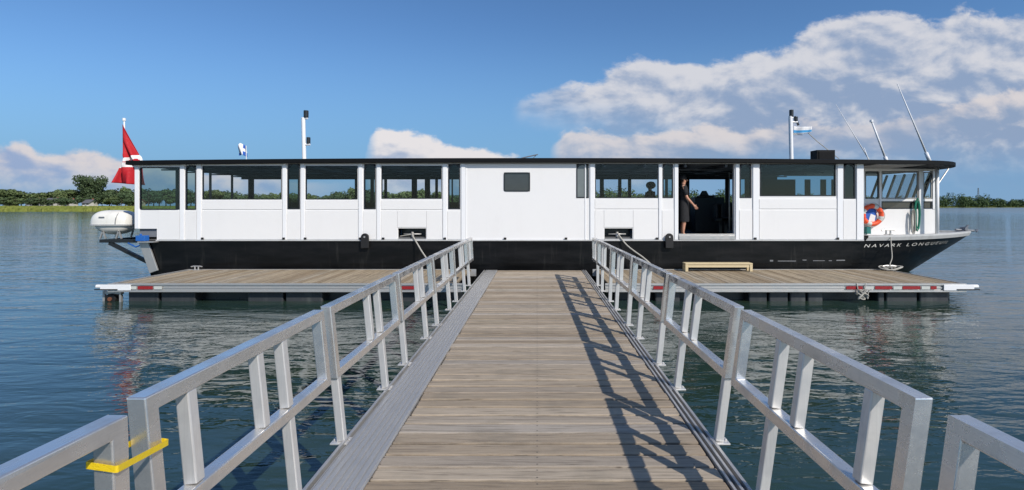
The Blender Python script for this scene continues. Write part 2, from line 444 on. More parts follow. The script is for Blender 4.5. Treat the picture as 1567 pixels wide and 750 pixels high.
# reeds and long grass on the bank
g = MB()
for i in range(14000):
    x = random.uniform(-330, -60); y0 = interp(SH, x); y = y0+random.uniform(-1.5, 26)
    z = interp([(0, .1), (4, .7), (14, 1.3), (30, 1.9)], y-y0)
    h = random.uniform(.5, 1.2) * (1.25 if y-y0 < 3 else .6); a = random.uniform(-.6, .6); ww = random.uniform(.3, .9)
    n = len(g.v); dx = math.cos(a)*ww; dy = math.sin(a)*ww
    g.v += [(x-dx, y-dy, z-.1), (x+dx, y+dy, z-.1), (x+dx*.5+random.uniform(-.2, .2), y+dy*.5, z+h), (x-dx*.5, y-dy*.5, z+h*.8)]; g.face((n, n+1, n+2, n+3))
tag(g.build('long_grass', 'reeds', fix=False), 'pale green long grass along the far left bank', 'grass', kind='stuff')

# ---------------------------------------------------------------- trees
def leaf_quads(mb, c, r, n, size, rng):
    for _ in range(n):
        while True:
            d = Vector((rng.gauss(0, 1), rng.gauss(0, 1), rng.gauss(0, 1)))
            if d.length > .1: break
        d.normalize(); k = rng.uniform(.55, 1.04)
        p = Vector((c[0]+d.x*r[0]*k, c[1]+d.y*r[1]*k, c[2]+d.z*r[2]*k))
        nr = (d+Vector((rng.uniform(-1, 1), rng.uniform(-1, 1), rng.uniform(-.6, 1)))*.9).normalized()
        a = nr.orthogonal().normalized(); b_ = nr.cross(a); th = rng.uniform(0, 6.28)
        a, b_ = a*math.cos(th)+b_*math.sin(th), b_*math.cos(th)-a*math.sin(th)
        s1 = size*rng.uniform(.6, 1.3); s2 = s1*rng.uniform(.5, .9); n0 = len(mb.v)
        mb.v += [tuple(p-a*s1), tuple(p-b_*s2), tuple(p+a*s1), tuple(p+b_*s2*.8)]; mb.face((n0, n0+1, n0+2, n0+3))
def make_tree(name, label, H, Wd, shape, leafmat, seed, group=None, n=1500, size=.42):
    rng = random.Random(seed); root = thing(name, label, 'tree', (0, 0, 0), group)
    tr = MB(); base = H*(.16 if shape != 'vase' else .12)
    tr.tube([(0, 0, -.3), (.1, 0, base*.6), (rng.uniform(-.2, .2), 0, base*1.6), (0, .1, H*.55), (.2, 0, H*.8)], H*.026, 8, r2=H*.006)
    lobes = []
    NL = 26 if shape == 'vase' else 13
    for i in range(NL):
        a = rng.uniform(0, 6.28) if shape != 'vase' else i*2.4; hh = rng.uniform(.0, 1) if shape != 'vase' else (i+.5)/NL
        if shape == 'vase': rr = lerp(.06, .34, hh**.8); zz = lerp(.24, .86, hh); sz = lerp(.13, .20, hh)
        elif shape == 'tall': rr = .22*math.sin(math.pi*(.15+.7*hh)); zz = lerp(.25, .86, hh); sz = .16
        else: rr = .33*math.sin(math.pi*(.28+.55*hh)); zz = lerp(.22, .80, hh); sz = .19
        c = (math.cos(a)*rr*Wd, math.sin(a)*rr*Wd, zz*H)
        lobes.append((c, (sz*Wd*rng.uniform(.9, 1.3), sz*Wd*rng.uniform(.9, 1.3), sz*H*rng.uniform(.6, .85))))
        tr.tube([(0, 0, H*lerp(.15, .5, hh)), (c[0]*.5, c[1]*.5, lerp(H*lerp(.15, .5, hh), c[2], .6)), c], H*.010, 5, r2=H*.003)
    lobes.append(((0, 0, H*.55), (Wd*.26, Wd*.26, H*.3)))
    if shape == 'vase': lobes.append(((0, 0, H*.80), (Wd*.40, Wd*.40, H*.17)))
    cr = MB()
    for c, r in lobes: leaf_quads(cr, c, r, n//len(lobes), size, rng)
    tr.build('trunk', 'bark', root, smooth=True)
    cr.build('crown', leafmat, root, fix=False)
    return root
protos = [make_tree('broadleaf_tree', 'round green tree in the row along the far left bank', 9, 9, 'round', 'foliage_green', 1),
          make_tree('broadleaf_tree', '', 8, 9.5, 'round', 'foliage_dark', 2),
          make_tree('broadleaf_tree', '', 10, 6.5, 'tall', 'foliage_green', 3),
          make_tree('broadleaf_tree', '', 8.5, 8, 'round', 'foliage_green', 4)]
used = [False]*4
def put_tree(k, x, y, z, s, rz, label, group):
    if used[k]: o = copy_tree(protos[k])
    else: o = protos[k]; used[k] = True
    o.location = (x, y, z); o.scale = (s[0], s[0], s[1]); o.rotation_euler.z = rz; tag(o, label, 'tree', group); return o
TOP = [(-200, 292), (-20, 291), (5, 289), (22, 288), (38, 296), (55, 295), (70, 293), (95, 291), (112, 288), (128, 293), (165, 290), (200, 287), (225, 288), (245, 291), (290, 289), (340, 291), (400, 294),
       (440, 296), (490, 300), (520, 289), (560, 290), (600, 293), (640, 291), (680, 294)]
px = -190.0
while px < 700:
    dist_hint = interp([(-200, 215), (200, 240), (400, 300), (700, 400)], px)
    X = (px-PX)/F*dist_hint; Y = interp(SH, X)+random.uniform(34, 60)
    X = (px-PX)/F*Y; z = 1.95
    H = (PY-interp(TOP, px)-random.uniform(-3.5, 1.5))/F*Y+ZC-z
    k = random.choice((0, 0, 1, 1, 2, 3)); hp = (9, 8, 10, 8.5)[k]
    sz = H/(hp*.97); lab, grp = (('round green tree in the row along the far left bank', 'trees along the far left bank') if px < 205 else
                                 ('distant leafy tree seen behind the ferry and through its windows', 'distant trees behind the ferry'))
    if 118 < px < 158: sz *= .8
    if True: put_tree(k, X, Y, z, (sz*random.uniform(1., 1.25), sz), random.uniform(0, 6), lab, grp)
    px += random.uniform(6.5, 12) * 240/Y * (1.15 if px < 260 else 1.6)
for px_, h_ in ((4, 9), (24, 9.5), (47, 6.5), (62, 7), (88, 8), (104, 7.5), (170, 8), (186, 9), (205, 9)):   # second row, nearer the water
    Y = interp(SH, (px_-PX)/F*235)+31
    put_tree(random.choice((1, 3)), (px_-PX)/F*Y, Y, 1.9, (.8, .62), random.uniform(0, 6), 'round green tree in the row along the far left bank', 'trees along the far left bank')
bt = make_tree('broadleaf_tree', 'tallest far tree, dark crown spreading like a fan left of the flag', 15.6, 13.5, 'vase', 'foliage_dark', 12, n=6500, size=.42)
bt.location = ((139-PX)/F*250, 250, 1.9)
for k in range(4):
    if not used[k]:
        for ch in list(protos[k].children): bpy.data.objects.remove(ch)
        bpy.data.objects.remove(protos[k])

# far wood on the right and behind the boat: one mass
fw = MB(); rng = random.Random(5)
x = -10.0
while x < 1500:
    y0 = interp(SH, x)
    for row in range(2):
        xx = x+rng.uniform(-5, 5); yy = y0+6+row*22+rng.uniform(-4, 4)
        hh = interp([(-10, 17), (200, 19), (330, 20), (430, 16), (520, 15), (610, 22), (660, 17), (700, 15), (1500, 17)], xx)
        hh *= .86*(.85+.7*abs(noise.noise(Vector((xx*.021, 3.1*row, 0)))))*rng.uniform(.8, 1.12)*(1 if row else .72)
        wv = rng.uniform(6, 11)
        for q in range(3):
            leaf_quads(fw, (xx+rng.uniform(-4, 4), yy, hh*(.28+.25*q)), (wv*(1.15-.2*q), 6, hh*.36), 120, 1.0, rng)
    x += rng.uniform(5, 8)*max(1, y0/450)
tag(fw.build('distant_wood', 'foliage_far', fix=False), 'low dark green wood along the far right shore', 'wood', kind='stuff')

# lattice mast on the right horizon
Y = 900; b0 = at(1497, 315, Y); ph = 33
pm = thing('lattice_mast', 'thin lattice mast rising above the far right wood', 'mast', (b0.x, Y, 2))
q = MB()
for i, (sx, sy) in enumerate(((-1, -1), (1, -1), (1, 1), (-1, 1))):
    q.bar((b0.x+sx*1.6, Y+sy*1.6, 0), (b0.x+sx*.35, Y+sy*.35, ph), .3, .3)
for i in range(9):
    z0, z1 = i*ph/9, (i+1)*ph/9; r0, r1 = lerp(1.6, .35, i/9), lerp(1.6, .35, (i+1)/9); s_ = 1 if i % 2 else -1
    for sy in (-1, 1):
        q.bar((b0.x-r0*s_, Y+sy*r0, z0), (b0.x+r1*s_, Y+sy*r1, z1), .2, .2)
q.build('lattice', 'pylon_steel', pm)
q = MB(); q.box(b0.x-1.4, b0.x+1.4, Y-.2, Y+.2, ph-2, ph-1.6); q.build('cross_arm', 'pylon_steel', pm)

# houses on the left bank
def house(px, Y, wd, h, wallm, roofm, label, door=True):
    X = (px-PX)/F*Y; z0 = 1.75; r = thing('house', label, 'house', (X, Y, z0))
    wl = MB(); wl.box(X-wd/2, X+wd/2, Y, Y+5, z0, z0+h)
    wl.prism([(Y, z0+h), (Y+5, z0+h), (Y+2.5, z0+h+1.3)], 'x', X-wd/2+.002, X+wd/2-.002); wl.build('wall', wallm, r)
    rf = MB(); rf.prism([(Y-.4, z0+h-.15), (Y+2.5, z0+h+1.45), (Y+5.4, z0+h-.15), (Y+5.4, z0+h+.05), (Y+2.5, z0+h+1.68), (Y-.4, z0+h+.05)], 'x', X-wd/2-.4, X+wd/2+.4); ro = rf.build('roof', roofm, r)
    ch = MB(); ch.box(X+wd*.2, X+wd*.2+.5, Y+2.8, Y+3.3, z0+h+.8, z0+h+2.2); ch.build('chimney', 'roof_red', ro)
    if door: MB().box(X-.45, X+.45, Y-.05, Y-.003, z0, z0+2).build('door', 'house_grey', r)
    for sx in (-1, 1): MB().box(X+sx*wd*.3-.5, X+sx*wd*.3+.5, Y-.05, Y-.003, z0+1, z0+1.9).build('window', 'smoked_glass', r)
for a in ((9, 240, 2.2, 2.2, 'house_white', 'roof_grey', 'small white hut at the far left end of the bank'),
          (47, 240, 5, 2.2, 'house_grey', 'roof_grey', 'blue grey bungalow under trees on the far left bank'),
          (75, 240, 4.6, 2.5, 'house_white', 'roof_grey', 'largest white house on the far left bank'),
          (101, 241, 2.6, 1.9, 'house_white', 'roof_grey', 'small white cottage right of the largest white house'),
          (131, 241, 3, 1.8, 'house_white', 'roof_grey', 'white cottage below the tallest fan shaped tree'),
          (203, 244, 4.5, 2.0, 'house_cream', 'roof_red', 'cream house with red roof just left of the ferry stern')): house(*a)

# ================================================================== gangway
ZD = .44
gw = thing('gangway', 'weathered plank gangway with aluminium railings running out to the ferry', 'gangway', (0, 0, ZD))
XL, XR = -1.13, 1.29
d = MB(); y = -3.96; rng = random.Random(3)
i0 = round(y/GP)
for i in range(i0, int(15.25/GP)):
    dz = rng.uniform(-.0025, .0025); e = rng.uniform(-.016, .006); gp = rng.uniform(.008, .0135); ya = i*GP+gp; yb = (i+1)*GP-gp
    tilt = rng.uniform(-.002, .002); n = len(d.v)
    d.box(XL+e, XR-.012+e, ya, yb, ZD-.04, ZD+dz)
    for k in (6, 7): d.v[n+k] = (d.v[n+k][0], d.v[n+k][1], d.v[n+k][2]+tilt)
YE = int(15.25/GP)*GP
d.build('decking', 'gangway_wood', gw, bevel=.010)
s = MB()                                                     # ribbed strip on the left
for k in range(7):
    a = XL-.335+k*.0465; s.box(a, a+.036, -4, YE, ZD-.03, ZD+.012)
s.box(XL-.337, XL-.012, -4, YE, ZD-.05, ZD+.002); s.build('edge_strip', 'aluminium_strip', gw, bevel=.003)
s = MB(); s.box(XL-.40, XL-.378, -4, YE, ZD-.12, ZD+.014); s.box(XL-.352, XL-.344, -4, YE, ZD-.12, ZD+.006); s.build('edge_rail', 'aluminium_strip', gw, bevel=.002)
s = MB(); s.box(XR-.008, XR+.012, -4, YE, ZD-.12, ZD+.012); s.box(XR+.036, XR+.056, -4, YE, ZD-.12, ZD+.016); s.box(XR+.088, XR+.112, -4, YE, ZD-.12, ZD+.010); s.build('edge_rail', 'aluminium_strip', gw, bevel=.002)
s = MB(); s.box(XL-.40, XL-.34, -4, YE, ZD-.30, ZD-.122); s.box(XR+.0, XR+.112, -4, YE, ZD-.30, ZD-.122)
for k in range(16): s.box(XL-.33, XR-.01, -3.8+k*1.24, -3.7+k*1.24, ZD-.22, ZD-.052)
s.build('side_beam', 'frame_black', gw)
def xt(side, Y): return interp([(0, -1.655), (1.5, -1.61), (1.99, -1.585), (2.1, -1.65), (3, -1.66), (13, -1.66)], Y) if side < 0 else interp([(0, 1.60), (4, 1.59), (6, 1.555), (9, 1.49), (13, 1.41)], Y)
def xf(side, Y): return interp([(0, -1.55), (4, -1.55), (13, -1.60)], Y) if side < 0 else interp([(0, 1.45), (13, 1.42)], Y)
HT = 1.07; HL = .535
def xa(side, Y, h): return lerp(xf(side, Y), xt(side, Y), h/HT)
secs = [(-2.1, -.1), (0, 1.98), (2.15, 3.98), (4.10, 6.02), (6.13, 8.05), (8.16, 10.08), (10.19, 12.11), (12.22, 13.1)]
TW = .076
for side in (-1, 1):
    for si, (y0, y1) in enumerate(secs):
        f = MB(); W_ = .074; hb0 = HL-.034
        def pt(y_, h_, dx): return (xa(side, y_, h_)+dx, y_, ZD+h_)
        outer_ = [(y0, hb0), (y1, hb0), (y1, HT), (y0, HT)]; inner_ = [(y0+W_, hb0+.066), (y1-W_, hb0+.066), (y1-W_, HT-.070), (y0+W_, HT-.070)]
        f.grid([[pt(a_, b2, dx) for a_, b2 in rg_] for rg_, dx in ((outer_, -TW/2), (outer_, TW/2), (inner_, TW/2), (inner_, -TW/2), (outer_, -TW/2))], closed=True)
        rl = f.build('railing', 'aluminium', gw, bevel=.007, seg=3)
        L = y1-y0; first = .30 if si in (1, 2) else .055
        posts = [y0+first, y0+.66*L] if L > 1.5 else [y0+.055]
        for yp in posts:
            p = MB(); b0 = Vector((xf(side, yp), yp, ZD-.002))
            p.bar(b0, Vector((xa(side, yp, HL-.034), yp, ZD+HL-.034)), .064, .064, up=(0, 1, 0))
            if first > .1 or yp > y0+.2: p.bar(Vector((xa(side, yp, HL+.034), yp, ZD+HL+.034)), Vector((xa(side, yp, HT-.072), yp, ZD+HT-.072)), .064, .064, up=(0, 1, 0))
            p.build('post', 'aluminium_post', rl, bevel=.007)
            pl = MB(); x_ = b0.x; pl.box(x_-.075, x_+.075, yp-.06, yp+.06, ZD-.016, ZD-.004)
            xi = XL-.40 if side < 0 else XR+.114
            pl.box(min(x_, xi), max(x_, xi), yp-.035, yp+.035, ZD-.10, ZD-.018)
            pl.box(x_-.03, x_+.03, yp-.03, yp+.03, ZD-.22, ZD-.102)
            for bq in (-.058, .058): pl.tube([(x_+bq, yp+.0, ZD-.0035), (x_+bq, yp, ZD+.008)], .010, 6)
            pl.build('base_plate', 'aluminium_post', rl, bevel=.003)
        for yb in ([y0+.50*L] if L > 1.5 else [y0+.45]):
            p = MB(); p.bar(Vector((xa(side, yb, HL+.032), yb, ZD+HL+.032)), Vector((xa(side, yb, HT-.071), yb, ZD+HT-.071)), .064, .064, up=(0, 1, 0))
            p.build('baluster', 'aluminium_post', rl, bevel=.007)
# yellow strap
yy0, yy1 = 1.98-TW-.003, 2.15+TW+.003; zs = 1.318; hw = TW/2+.020
xc = (xa(-1, 1.95, zs-ZD)+xa(-1, 2.19, zs-ZD))/2; xsl = (xa(-1, 2.19, zs-ZD)-xa(-1, 1.95, zs-ZD))/(yy1-yy0)
st = MB(); loop = []
def rc(cx, cy, a0, a1, r=.010):
    return [(cx+r*math.cos(a0+(a1-a0)*k/4), cy+r*math.sin(a0+(a1-a0)*k/4)) for k in range(5)]
hp = math.pi/2
loop += rc(xc-hw+.01, yy0+.004, math.pi, math.pi+hp); loop += rc(xc+hw-.01, yy0+.004, -hp, 0)
loop += rc(xc+hw-.01, yy1-.004, 0, hp); loop += rc(xc-hw+.01, yy1-.004, hp, math.pi)
m_ = len(loop); n = len(st.v)
for (dz, grow) in ((-.0125, .0), (.0125, .0), (.0125, .002), (-.0125, .002)):
    for (a, b_) in loop:
        cx, cy = xc, (yy0+yy1)/2; dd = Vector((a-cx, b_-cy)); 
        gx = a+math.copysign(grow, dd.x); gy = b_+math.copysign(grow, dd.y)
        st.v.append((gx+(b_-cy)*xsl, gy, zs+dz-(b_-cy)*.16+(.014 if dd.x < 0 else 0)))
for r_ in range(4):
    for i in range(m_): st.face([n+r_*m_+i, n+r_*m_+(i+1) % m_, n+((r_+1) % 4)*m_+(i+1) % m_, n+((r_+1) % 4)*m_+i])
tag(st.build('tie_strap', 'strap_yellow', base=(xc, 2.04, zs)), 'yellow webbing strap tying two left railing sections together', 'strap')

# ================================================================== docks
def dock(x0, x1, label, side):
    YF, YB = 12.42, 15.28
    r = thing('floating_dock', label, 'dock', ((x0+x1)/2, 13.8, 0))
    outer = x0 if side < 0 else x1
    d = MB(); n = int((x1-x0-.1)/DP)
    off = (x0+x1)/2
    i0 = math.ceil((x0+.03-off)/DP); i1 = math.floor((x1-.03-off)/DP)
    for i in range(i0, i1):
        dz = random.uniform(-.003, .003); a = off+i*DP
        d.box(a+.004, a+DP-.004, YF+.07, YB-.05, ZD-.04, ZD+dz-.002)
    d.build('decking', 'dock_wood', r)
    f = MB()                                                  # extruded aluminium fascia with two grooves
    for z0, z1, yy in ((ZD-.03, ZD+.012, YF), (ZD-.075, ZD-.03, YF+.03), (ZD-.11, ZD-.075, YF+.012), (ZD-.145, ZD-.11, YF+.03), (ZD-.19, ZD-.145, YF)):
        f.box(x0, x1, yy, YF+.065, z0, z1)
    f.box(x0, x1, YB-.045, YB, ZD-.19, ZD+.010)
    xx = x0 if side < 0 else x1-.05
    f.box(xx, xx+.05, YF+.067, YB-.047, ZD-.19, ZD+.010)
    f.build('fascia', 'aluminium_strip', r)
    # end bracket with slot and rounded nose
    s = side; e = MB(); a = outer; b_ = outer+s*.27
    e.box(min(a-s*.55, b_-s*.1), max(a-s*.55, b_-s*.1), YF-.022, YF-.002, ZD-.15, ZD-.012)
    e.tube([(b_-s*.12, YF+.03, ZD-.06), (b_+s*.02, YF+.03, ZD-.06)], .045, 10)
    e.box(min(a, b_-s*.12), max(a, b_-s*.12), YF, YF+.06, ZD-.11, ZD-.02)
    e.build('end_bracket', 'white_trim', r, bevel=.006)
    k = MB(); k.box(min(a-s*.25, a+s*.30), max(a-s*.25, a+s*.30), YF-.030, YF-.024, ZD-.14, ZD-.115); k.build('bracket_slot', 'black_rubber', r)
    for a, b_, mt in REFL[side]:
        xa_, xb_ = (a-PX)/F*YF, (b_-PX)/F*YF
        MB().box(xa_, xb_, YF-.008, YF-.001, ZD-.125, ZD-.05).build('reflector', mt, r)
    for a, b_, z0 in FLT[side]:
        xa_, xb_ = (a-PX)/F*(YF+.2), (b_-PX)/F*(YF+.2)
        MB().box(xa_, xb_, YF+.16, YB-.1, -.35, ZD-.195).build('float', 'float_black', r, bevel=.035, seg=3)
    bk = MB(); bk.box(x0+.3, x1-.05, YF+.45, YF+.52, -.3, ZD-.2); bk.build('dark_backing', 'frame_black', r)  # dark sheet in place of the shade behind the floats
    return r
REFL = {-1: [(185, 194, 'reflector_red'), (196, 209, 'reflector_white'), (211, 234, 'reflector_red'), (236, 248, 'reflector_white'), (606, 636, 'reflector_red')],
        1: [(1000, 1019, 'reflector_red'), (1295, 1320, 'reflector_red'), (1322, 1337, 'reflector_white'), (1339, 1365, 'reflector_red'), (1367, 1380, 'reflector_white'), (1381, 1408, 'reflector_red'), (1410, 1423, 'reflector_white'), (1424, 1433, 'reflector_red')]}
FLT = {-1: [(198, 244, 0), (248, 300, 0), (380, 434, 0), (438, 494, 0), (600, 650, 0)],
       1: [(1002, 1040, 0), (1145, 1173, 0), (1176, 1205, 0), (1208, 1232, 0), (1235, 1258, 0), (1342, 1352, 0), (1355, 1402, 0), (1406, 1450, 0)]}
dl = dock(-10.2, -1.78, 'floating plank dock left of the gangway, under the ferry stern', -1)
dr = dock(1.62, 10.2, 'floating plank dock right of the gangway, under the ferry bow', 1)
def cleat(x, y, z, parent, s=1, mt='galvanised'):
    c = MB(); c.tube([(x-.16*s, y, z+.10*s), (x-.08*s, y, z+.115*s), (x+.08*s, y, z+.115*s), (x+.16*s, y, z+.10*s)], .018*s, 8)
    for q in (-.05, .05): c.tube([(x+q*s, y, z), (x+q*s, y, z+.11*s)], .02*s, 8)
    c.box(x-.09*s, x+.09*s, y-.035*s, y+.035*s, z, z+.015); return c.build('cleat', mt, parent, smooth=False)
cleat(at(301, 0, 15.1).x, 15.1, ZD, dl, 1.0); cleat(at(1361, 0, 15.05).x, 15.05, ZD, dr, 1.2)
# mooring wheel under the left end
wr = MB(); cx = at(176, 0, 12.7).x
wr.tube([(cx, 12.55, .06), (cx, 12.80, .06)], .13, 16); wr.build('roller', 'black_rubber', dl, bevel=.01)
wr = MB(); wr.box(cx-.22, cx-.17, 12.6, 12.66, -.25, ZD-.19); wr.box(cx+.26, cx+.30, 12.5, 12.56, -.25, ZD-.19); wr.box(cx-.16, cx+.25, 12.6, 12.66, ZD-.27, ZD-.20); wr.build('roller_bracket', 'galvanised', dl)
wr = MB(); wr.tube([(cx, 12.53, .06), (cx, 12.548, .06)], .05, 12); wr.build('roller_hub', 'rust_brown', dl)

def rope(pts, r, label, mt='rope_white', name='mooring_rope', sub=8):
    P = [Vector(p) for p in pts]; out = []
    for i in range(len(P)-1):
        a = P[max(i-1, 0)]; b_ = P[i]; c = P[i+1]; e = P[min(i+2, len(P)-1)]
        for k in range(sub):
            t_ = k/sub
            out.append(.5*((2*b_)+(-a+c)*t_+(2*a-5*b_+4*c-e)*t_**2+(-a+3*b_-3*c+e)*t_**3))
    out.append(P[-1]); mb = MB().tube(out, r, 7)
    return tag(mb.build(name, mt, base=tuple(P[0]), smooth=True), label, 'rope')
# bundle of rope hanging at the right dock's front
cx = at(1318, 0, 12.4).x; pts = []
for i in range(26): pts.append((cx+random.uniform(-.16, .16), 12.37+random.uniform(-.05, .03), ZD-.10-random.uniform(0, .26)))
pts = [(cx-.1, 12.42, ZD+.03)]+pts+[(cx+.12, 12.42, ZD+.03)]
rope(pts, .013, 'tangled pale rope hanging from the front of the right dock', name='rope_bundle', sub=4)

# ================================================================== ferry
YB0 = 15.45; YC = 18.25; HB = 2.8; KB = F/YB0
def bx(p): return (p-PX)/KB
def bz(p): return ZC-(p-PY)/KB
ZH = bz(368); ZR = bz(249); X_ST = bx(207); X_BW = bx(1321)
ferry = thing('ferry', 'long low white and black passenger ferry moored across the end of the gangway', 'boat', (0, YC, 0))
def hb(X, z):
    t_ = max(0, min(1, (z+.3)/1.57)); xtp = 12.5+2.55*t_; x0 = 8.2+.5*t_; B = HB*(.95+.05*min(1, t_*2.2))
    if X <= x0: return B
    return B*max(0, 1-((X-x0)/(xtp-x0))**2.0)
def outline(z, n=26):
    t_ = max(0, min(1, (z+.3)/1.57)); xtp = 12.5+2.55*t_; x0 = 8.2+.5*t_; xs_ = bx(236)-.36*t_
    X = [lerp(xs_, x0, i/6) for i in range(7)]+[lerp(x0, xtp, 1-(1-i/n)**1.4) for i in range(1, n+1)]
    near = [(x_, YC-hb(x_, z), z) for x_ in X]; far = [(x_, YC+hb(x_, z), z) for x_ in X[::-1][1:]]
    return near+far
h = MB(); lv = [-.3, 0, .3, .6, .9, 1.1, ZH]; rr = [outline(z) for z in lv]
h.grid(rr, closed=True); m_ = len(rr[0])
h.face([i for i in range(m_)]); h.face([(len(lv)-1)*m_+i for i in range(m_)])
h.build('hull', 'black_hull', ferry, bevel=0)
# gunwale around the foredeck
g1 = outline(ZH); zt = 1.42; gg = MB()
def ofs(p, k): return (p[0]+(k if p[0] > 14 else k*.3 if p[0] > 10 else 0), YC+(p[1]-YC)*(1+k/3), p[2])
idx = [i for i, p in enumerate(g1) if p[0] > X_BW-.25]
ring = [g1[i] for i in idx]
gg.grid([[ (a[0]+.03, YC+(a[1]-YC)*1.012, ZH-.012) for a in ring], [(a[0]+.10, YC+(a[1]-YC)*1.02, zt-.05) for a in ring], [(a[0]+.10, YC+(a[1]-YC)*1.02, zt) for a in ring], [(a[0]-.10, YC+(a[1]-YC)*.95, zt) for a in ring], [(a[0]-.10, YC+(a[1]-YC)*.95, zt-.08) for a in ring]])
gg.build('gunwale', 'gunwale_grey', ferry)
dk = MB(); rg = [(a[0]-.08, YC+(a[1]-YC)*.955) for a in ring]; dk.prism(rg, 'z', ZH+.01, zt-.07); dk.build('foredeck', 'gunwale_grey', ferry)
# rub rail
rbm = MB(); rbm.box(bx(240), X_BW, YB0-.045, YB0+.05, ZH-.012, ZH+.022); rbm.build('rub_rail', 'gunwale_grey', ferry)

# near side wall, cut around the openings -------------------------------------------------
WT = .07
Y0, Y1 = YB0+.002, YB0+WT
wins = [  # px0, px1, py_top, py_sill, kind
 (214, 275, 256, 321, 'tinted_glass'), (284, 300, 253, 321, 'tinted_glass'), (310, 431, 254, 305, 'clear_glass'), (440, 459, 250, 320, 'tinted_glass'),
 (468, 547, 254, 305, 'clear_glass'), (557, 575, 251, 320, 'tinted_glass'), (584, 676, 254, 304, 'clear_glass'), (686, 704, 251, 320, 'tinted_glass'),
 (771, 811, 264, 293, 'smoked_glass'), (882, 901, 251, 303, 'milky_glass'), (911, 1007, 251, 303, 'clear_glass'), (1014, 1030, 251, 303, 'tinted_glass'),
 (1038, 1124, 250, 361, 'door'), (1132, 1150, 251, 303, 'tinted_glass'), (1163, 1279, 251, 300, 'tinted_glass'), (1291, 1309, 251, 304, 'tinted_glass')]
wall = MB(); cur = X_ST; TOPZ = bz(246)
ZLOW = bz(350)
def wallbox(a, b_, z0, z1):
    if b_-a > 1e-4 and z1-z0 > 1e-4: wall.box(a, b_, Y0, Y1, z0, z1)
xrec = bx(240)
for a, b_, tpx, sl_, kd in wins:
    A_, B_ = bx(a), bx(b_); zt_, zs_ = bz(tpx), bz(sl_)
    zl = ZH+.022 
    wallbox(cur, A_, ZLOW if cur < xrec-.01 and A_ < xrec else zl, TOPZ)
    wallbox(A_, B_, zt_, TOPZ)
    if kd != 'door':
        if A_ < xrec < B_: wallbox(A_, xrec, ZLOW, zs_); wallbox(xrec, B_, zl, zs_)
        elif abs(a-584) < 2 or abs(a-911) < 2:               # low bollard hatch in the wall under the window
            h0, h1 = (bx(609), bx(652)) if a < 700 else (bx(925), bx(968)); hz = bz(349.5)
            wallbox(A_, h0, zl, hz); wallbox(h1, B_, zl, hz); wallbox(A_, B_, hz, zs_)
        else: wallbox(A_, B_, zl, zs_)
    else: wallbox(A_, B_, zl, zs_)
    cur = B_
wallbox(cur, X_BW, ZH+.022, TOPZ)
wall.build('side_wall', 'white_paint', ferry)
# raised panels and corner posts (trim standing proud)
tr = MB()
for a, b_ in ((207, 213), (276, 282.5), (302, 308.5), (433, 438.5), (461, 466.5), (549, 555), (577, 582.5), (678, 684), (706, 712), (903, 909.5), (1008, 1012.5), (1032, 1037.5), (1125.5, 1130.5), (1152, 1161), (1281, 1289.5), (1310.5, 1321)):
    o_ = MB(); o_.box(bx(a), bx(b_), YB0-.028, YB0, ZH+.024 if a > 220 else ZLOW, bz(250.5)); o_.build('post', 'white_trim', ferry, bevel=.006)
def panel(a, b_, t_, bt_):
    MB().box(bx(a), bx(b_), YB0-.012, YB0+.0, bz(bt_), bz(t_)).build('wall_panel', 'white_paint', ferry, bevel=.003)
for a, b_ in ((309.5, 432), (467.5, 548), (583.5, 677), (910.5, 1007), (1162, 1280)):
    sill = 321.5 if a < 900 else 320.5
    panel(a, b_, 306.5 if a < 900 else 304.5, sill-1)
    if 580 < a < 590: panel(a, 608, sill+1, 366); panel(653, b_, sill+1, 366); panel(608.4, 652.6, sill+1, 348)
    elif 905 < a < 915: panel(a, 924, sill+1, 366); panel(969, b_, sill+1, 366); panel(924.4, 968.6, sill+1, 348)
    else: panel(a, b_, sill+1, 366)
panel(243, 275, 323, 366); panel(713, 880, 252.5, 300) if False else None
for a, b_ in ((283.5, 301), (439.5, 460), (556, 576), (685, 705)): panel(a, b_, 323, 366)
for a, b_ in ((1013.3, 1031), (1131.5, 1151)): panel(a, b_, 321.5, 366)
panel(1290.5, 1309.5, 306, 366)
# thin seam battens on the blank midship wall and a grey strip painting the roof overhang's shadow line
for p in (712.5, 895.0): MB().box(bx(p), bx(p+1.6), YB0-.010, YB0+.001, ZH+.03, bz(252)).build('seam_batten', 'white_trim', ferry)
MB().box(X_ST, X_BW, YB0-.040, YB0-.029, bz(251), bz(248.5)).build('roof_shadow_strip', 'soffit_grey', ferry)
# small black fasteners and fender hooks
for p in (311, 435, 468, 552, 587, 681, 773, 866, 967 + 38, 1155, 1281):
    MB().box(bx(p)-.04, bx(p)+.04, YB0-.055, YB0-.03, ZH+.024, ZH+.09).build('deck_lug', 'black_rubber', ferry, bevel=.012)
for p in (560, 1023):
    fm = MB(); c0 = bx(p); poly = []
    for k in range(11):
        a = math.pi*k/10; poly.append((c0+.115*math.cos(a), ZH+.10+.115*math.sin(a)))
    poly += [(c0-.115, ZH-.22), (c0+.115, ZH-.22)]
    fm.prism(poly, 'y', YB0-.13, YB0-.055); fo = fm.build('fender_plate', 'black_rubber', ferry, bevel=.012)
    MB().tube([(c0, YB0-.15, ZH+.11), (c0, YB0-.131, ZH+.11)], .025, 10).build('eyelet', 'galvanised', fo)

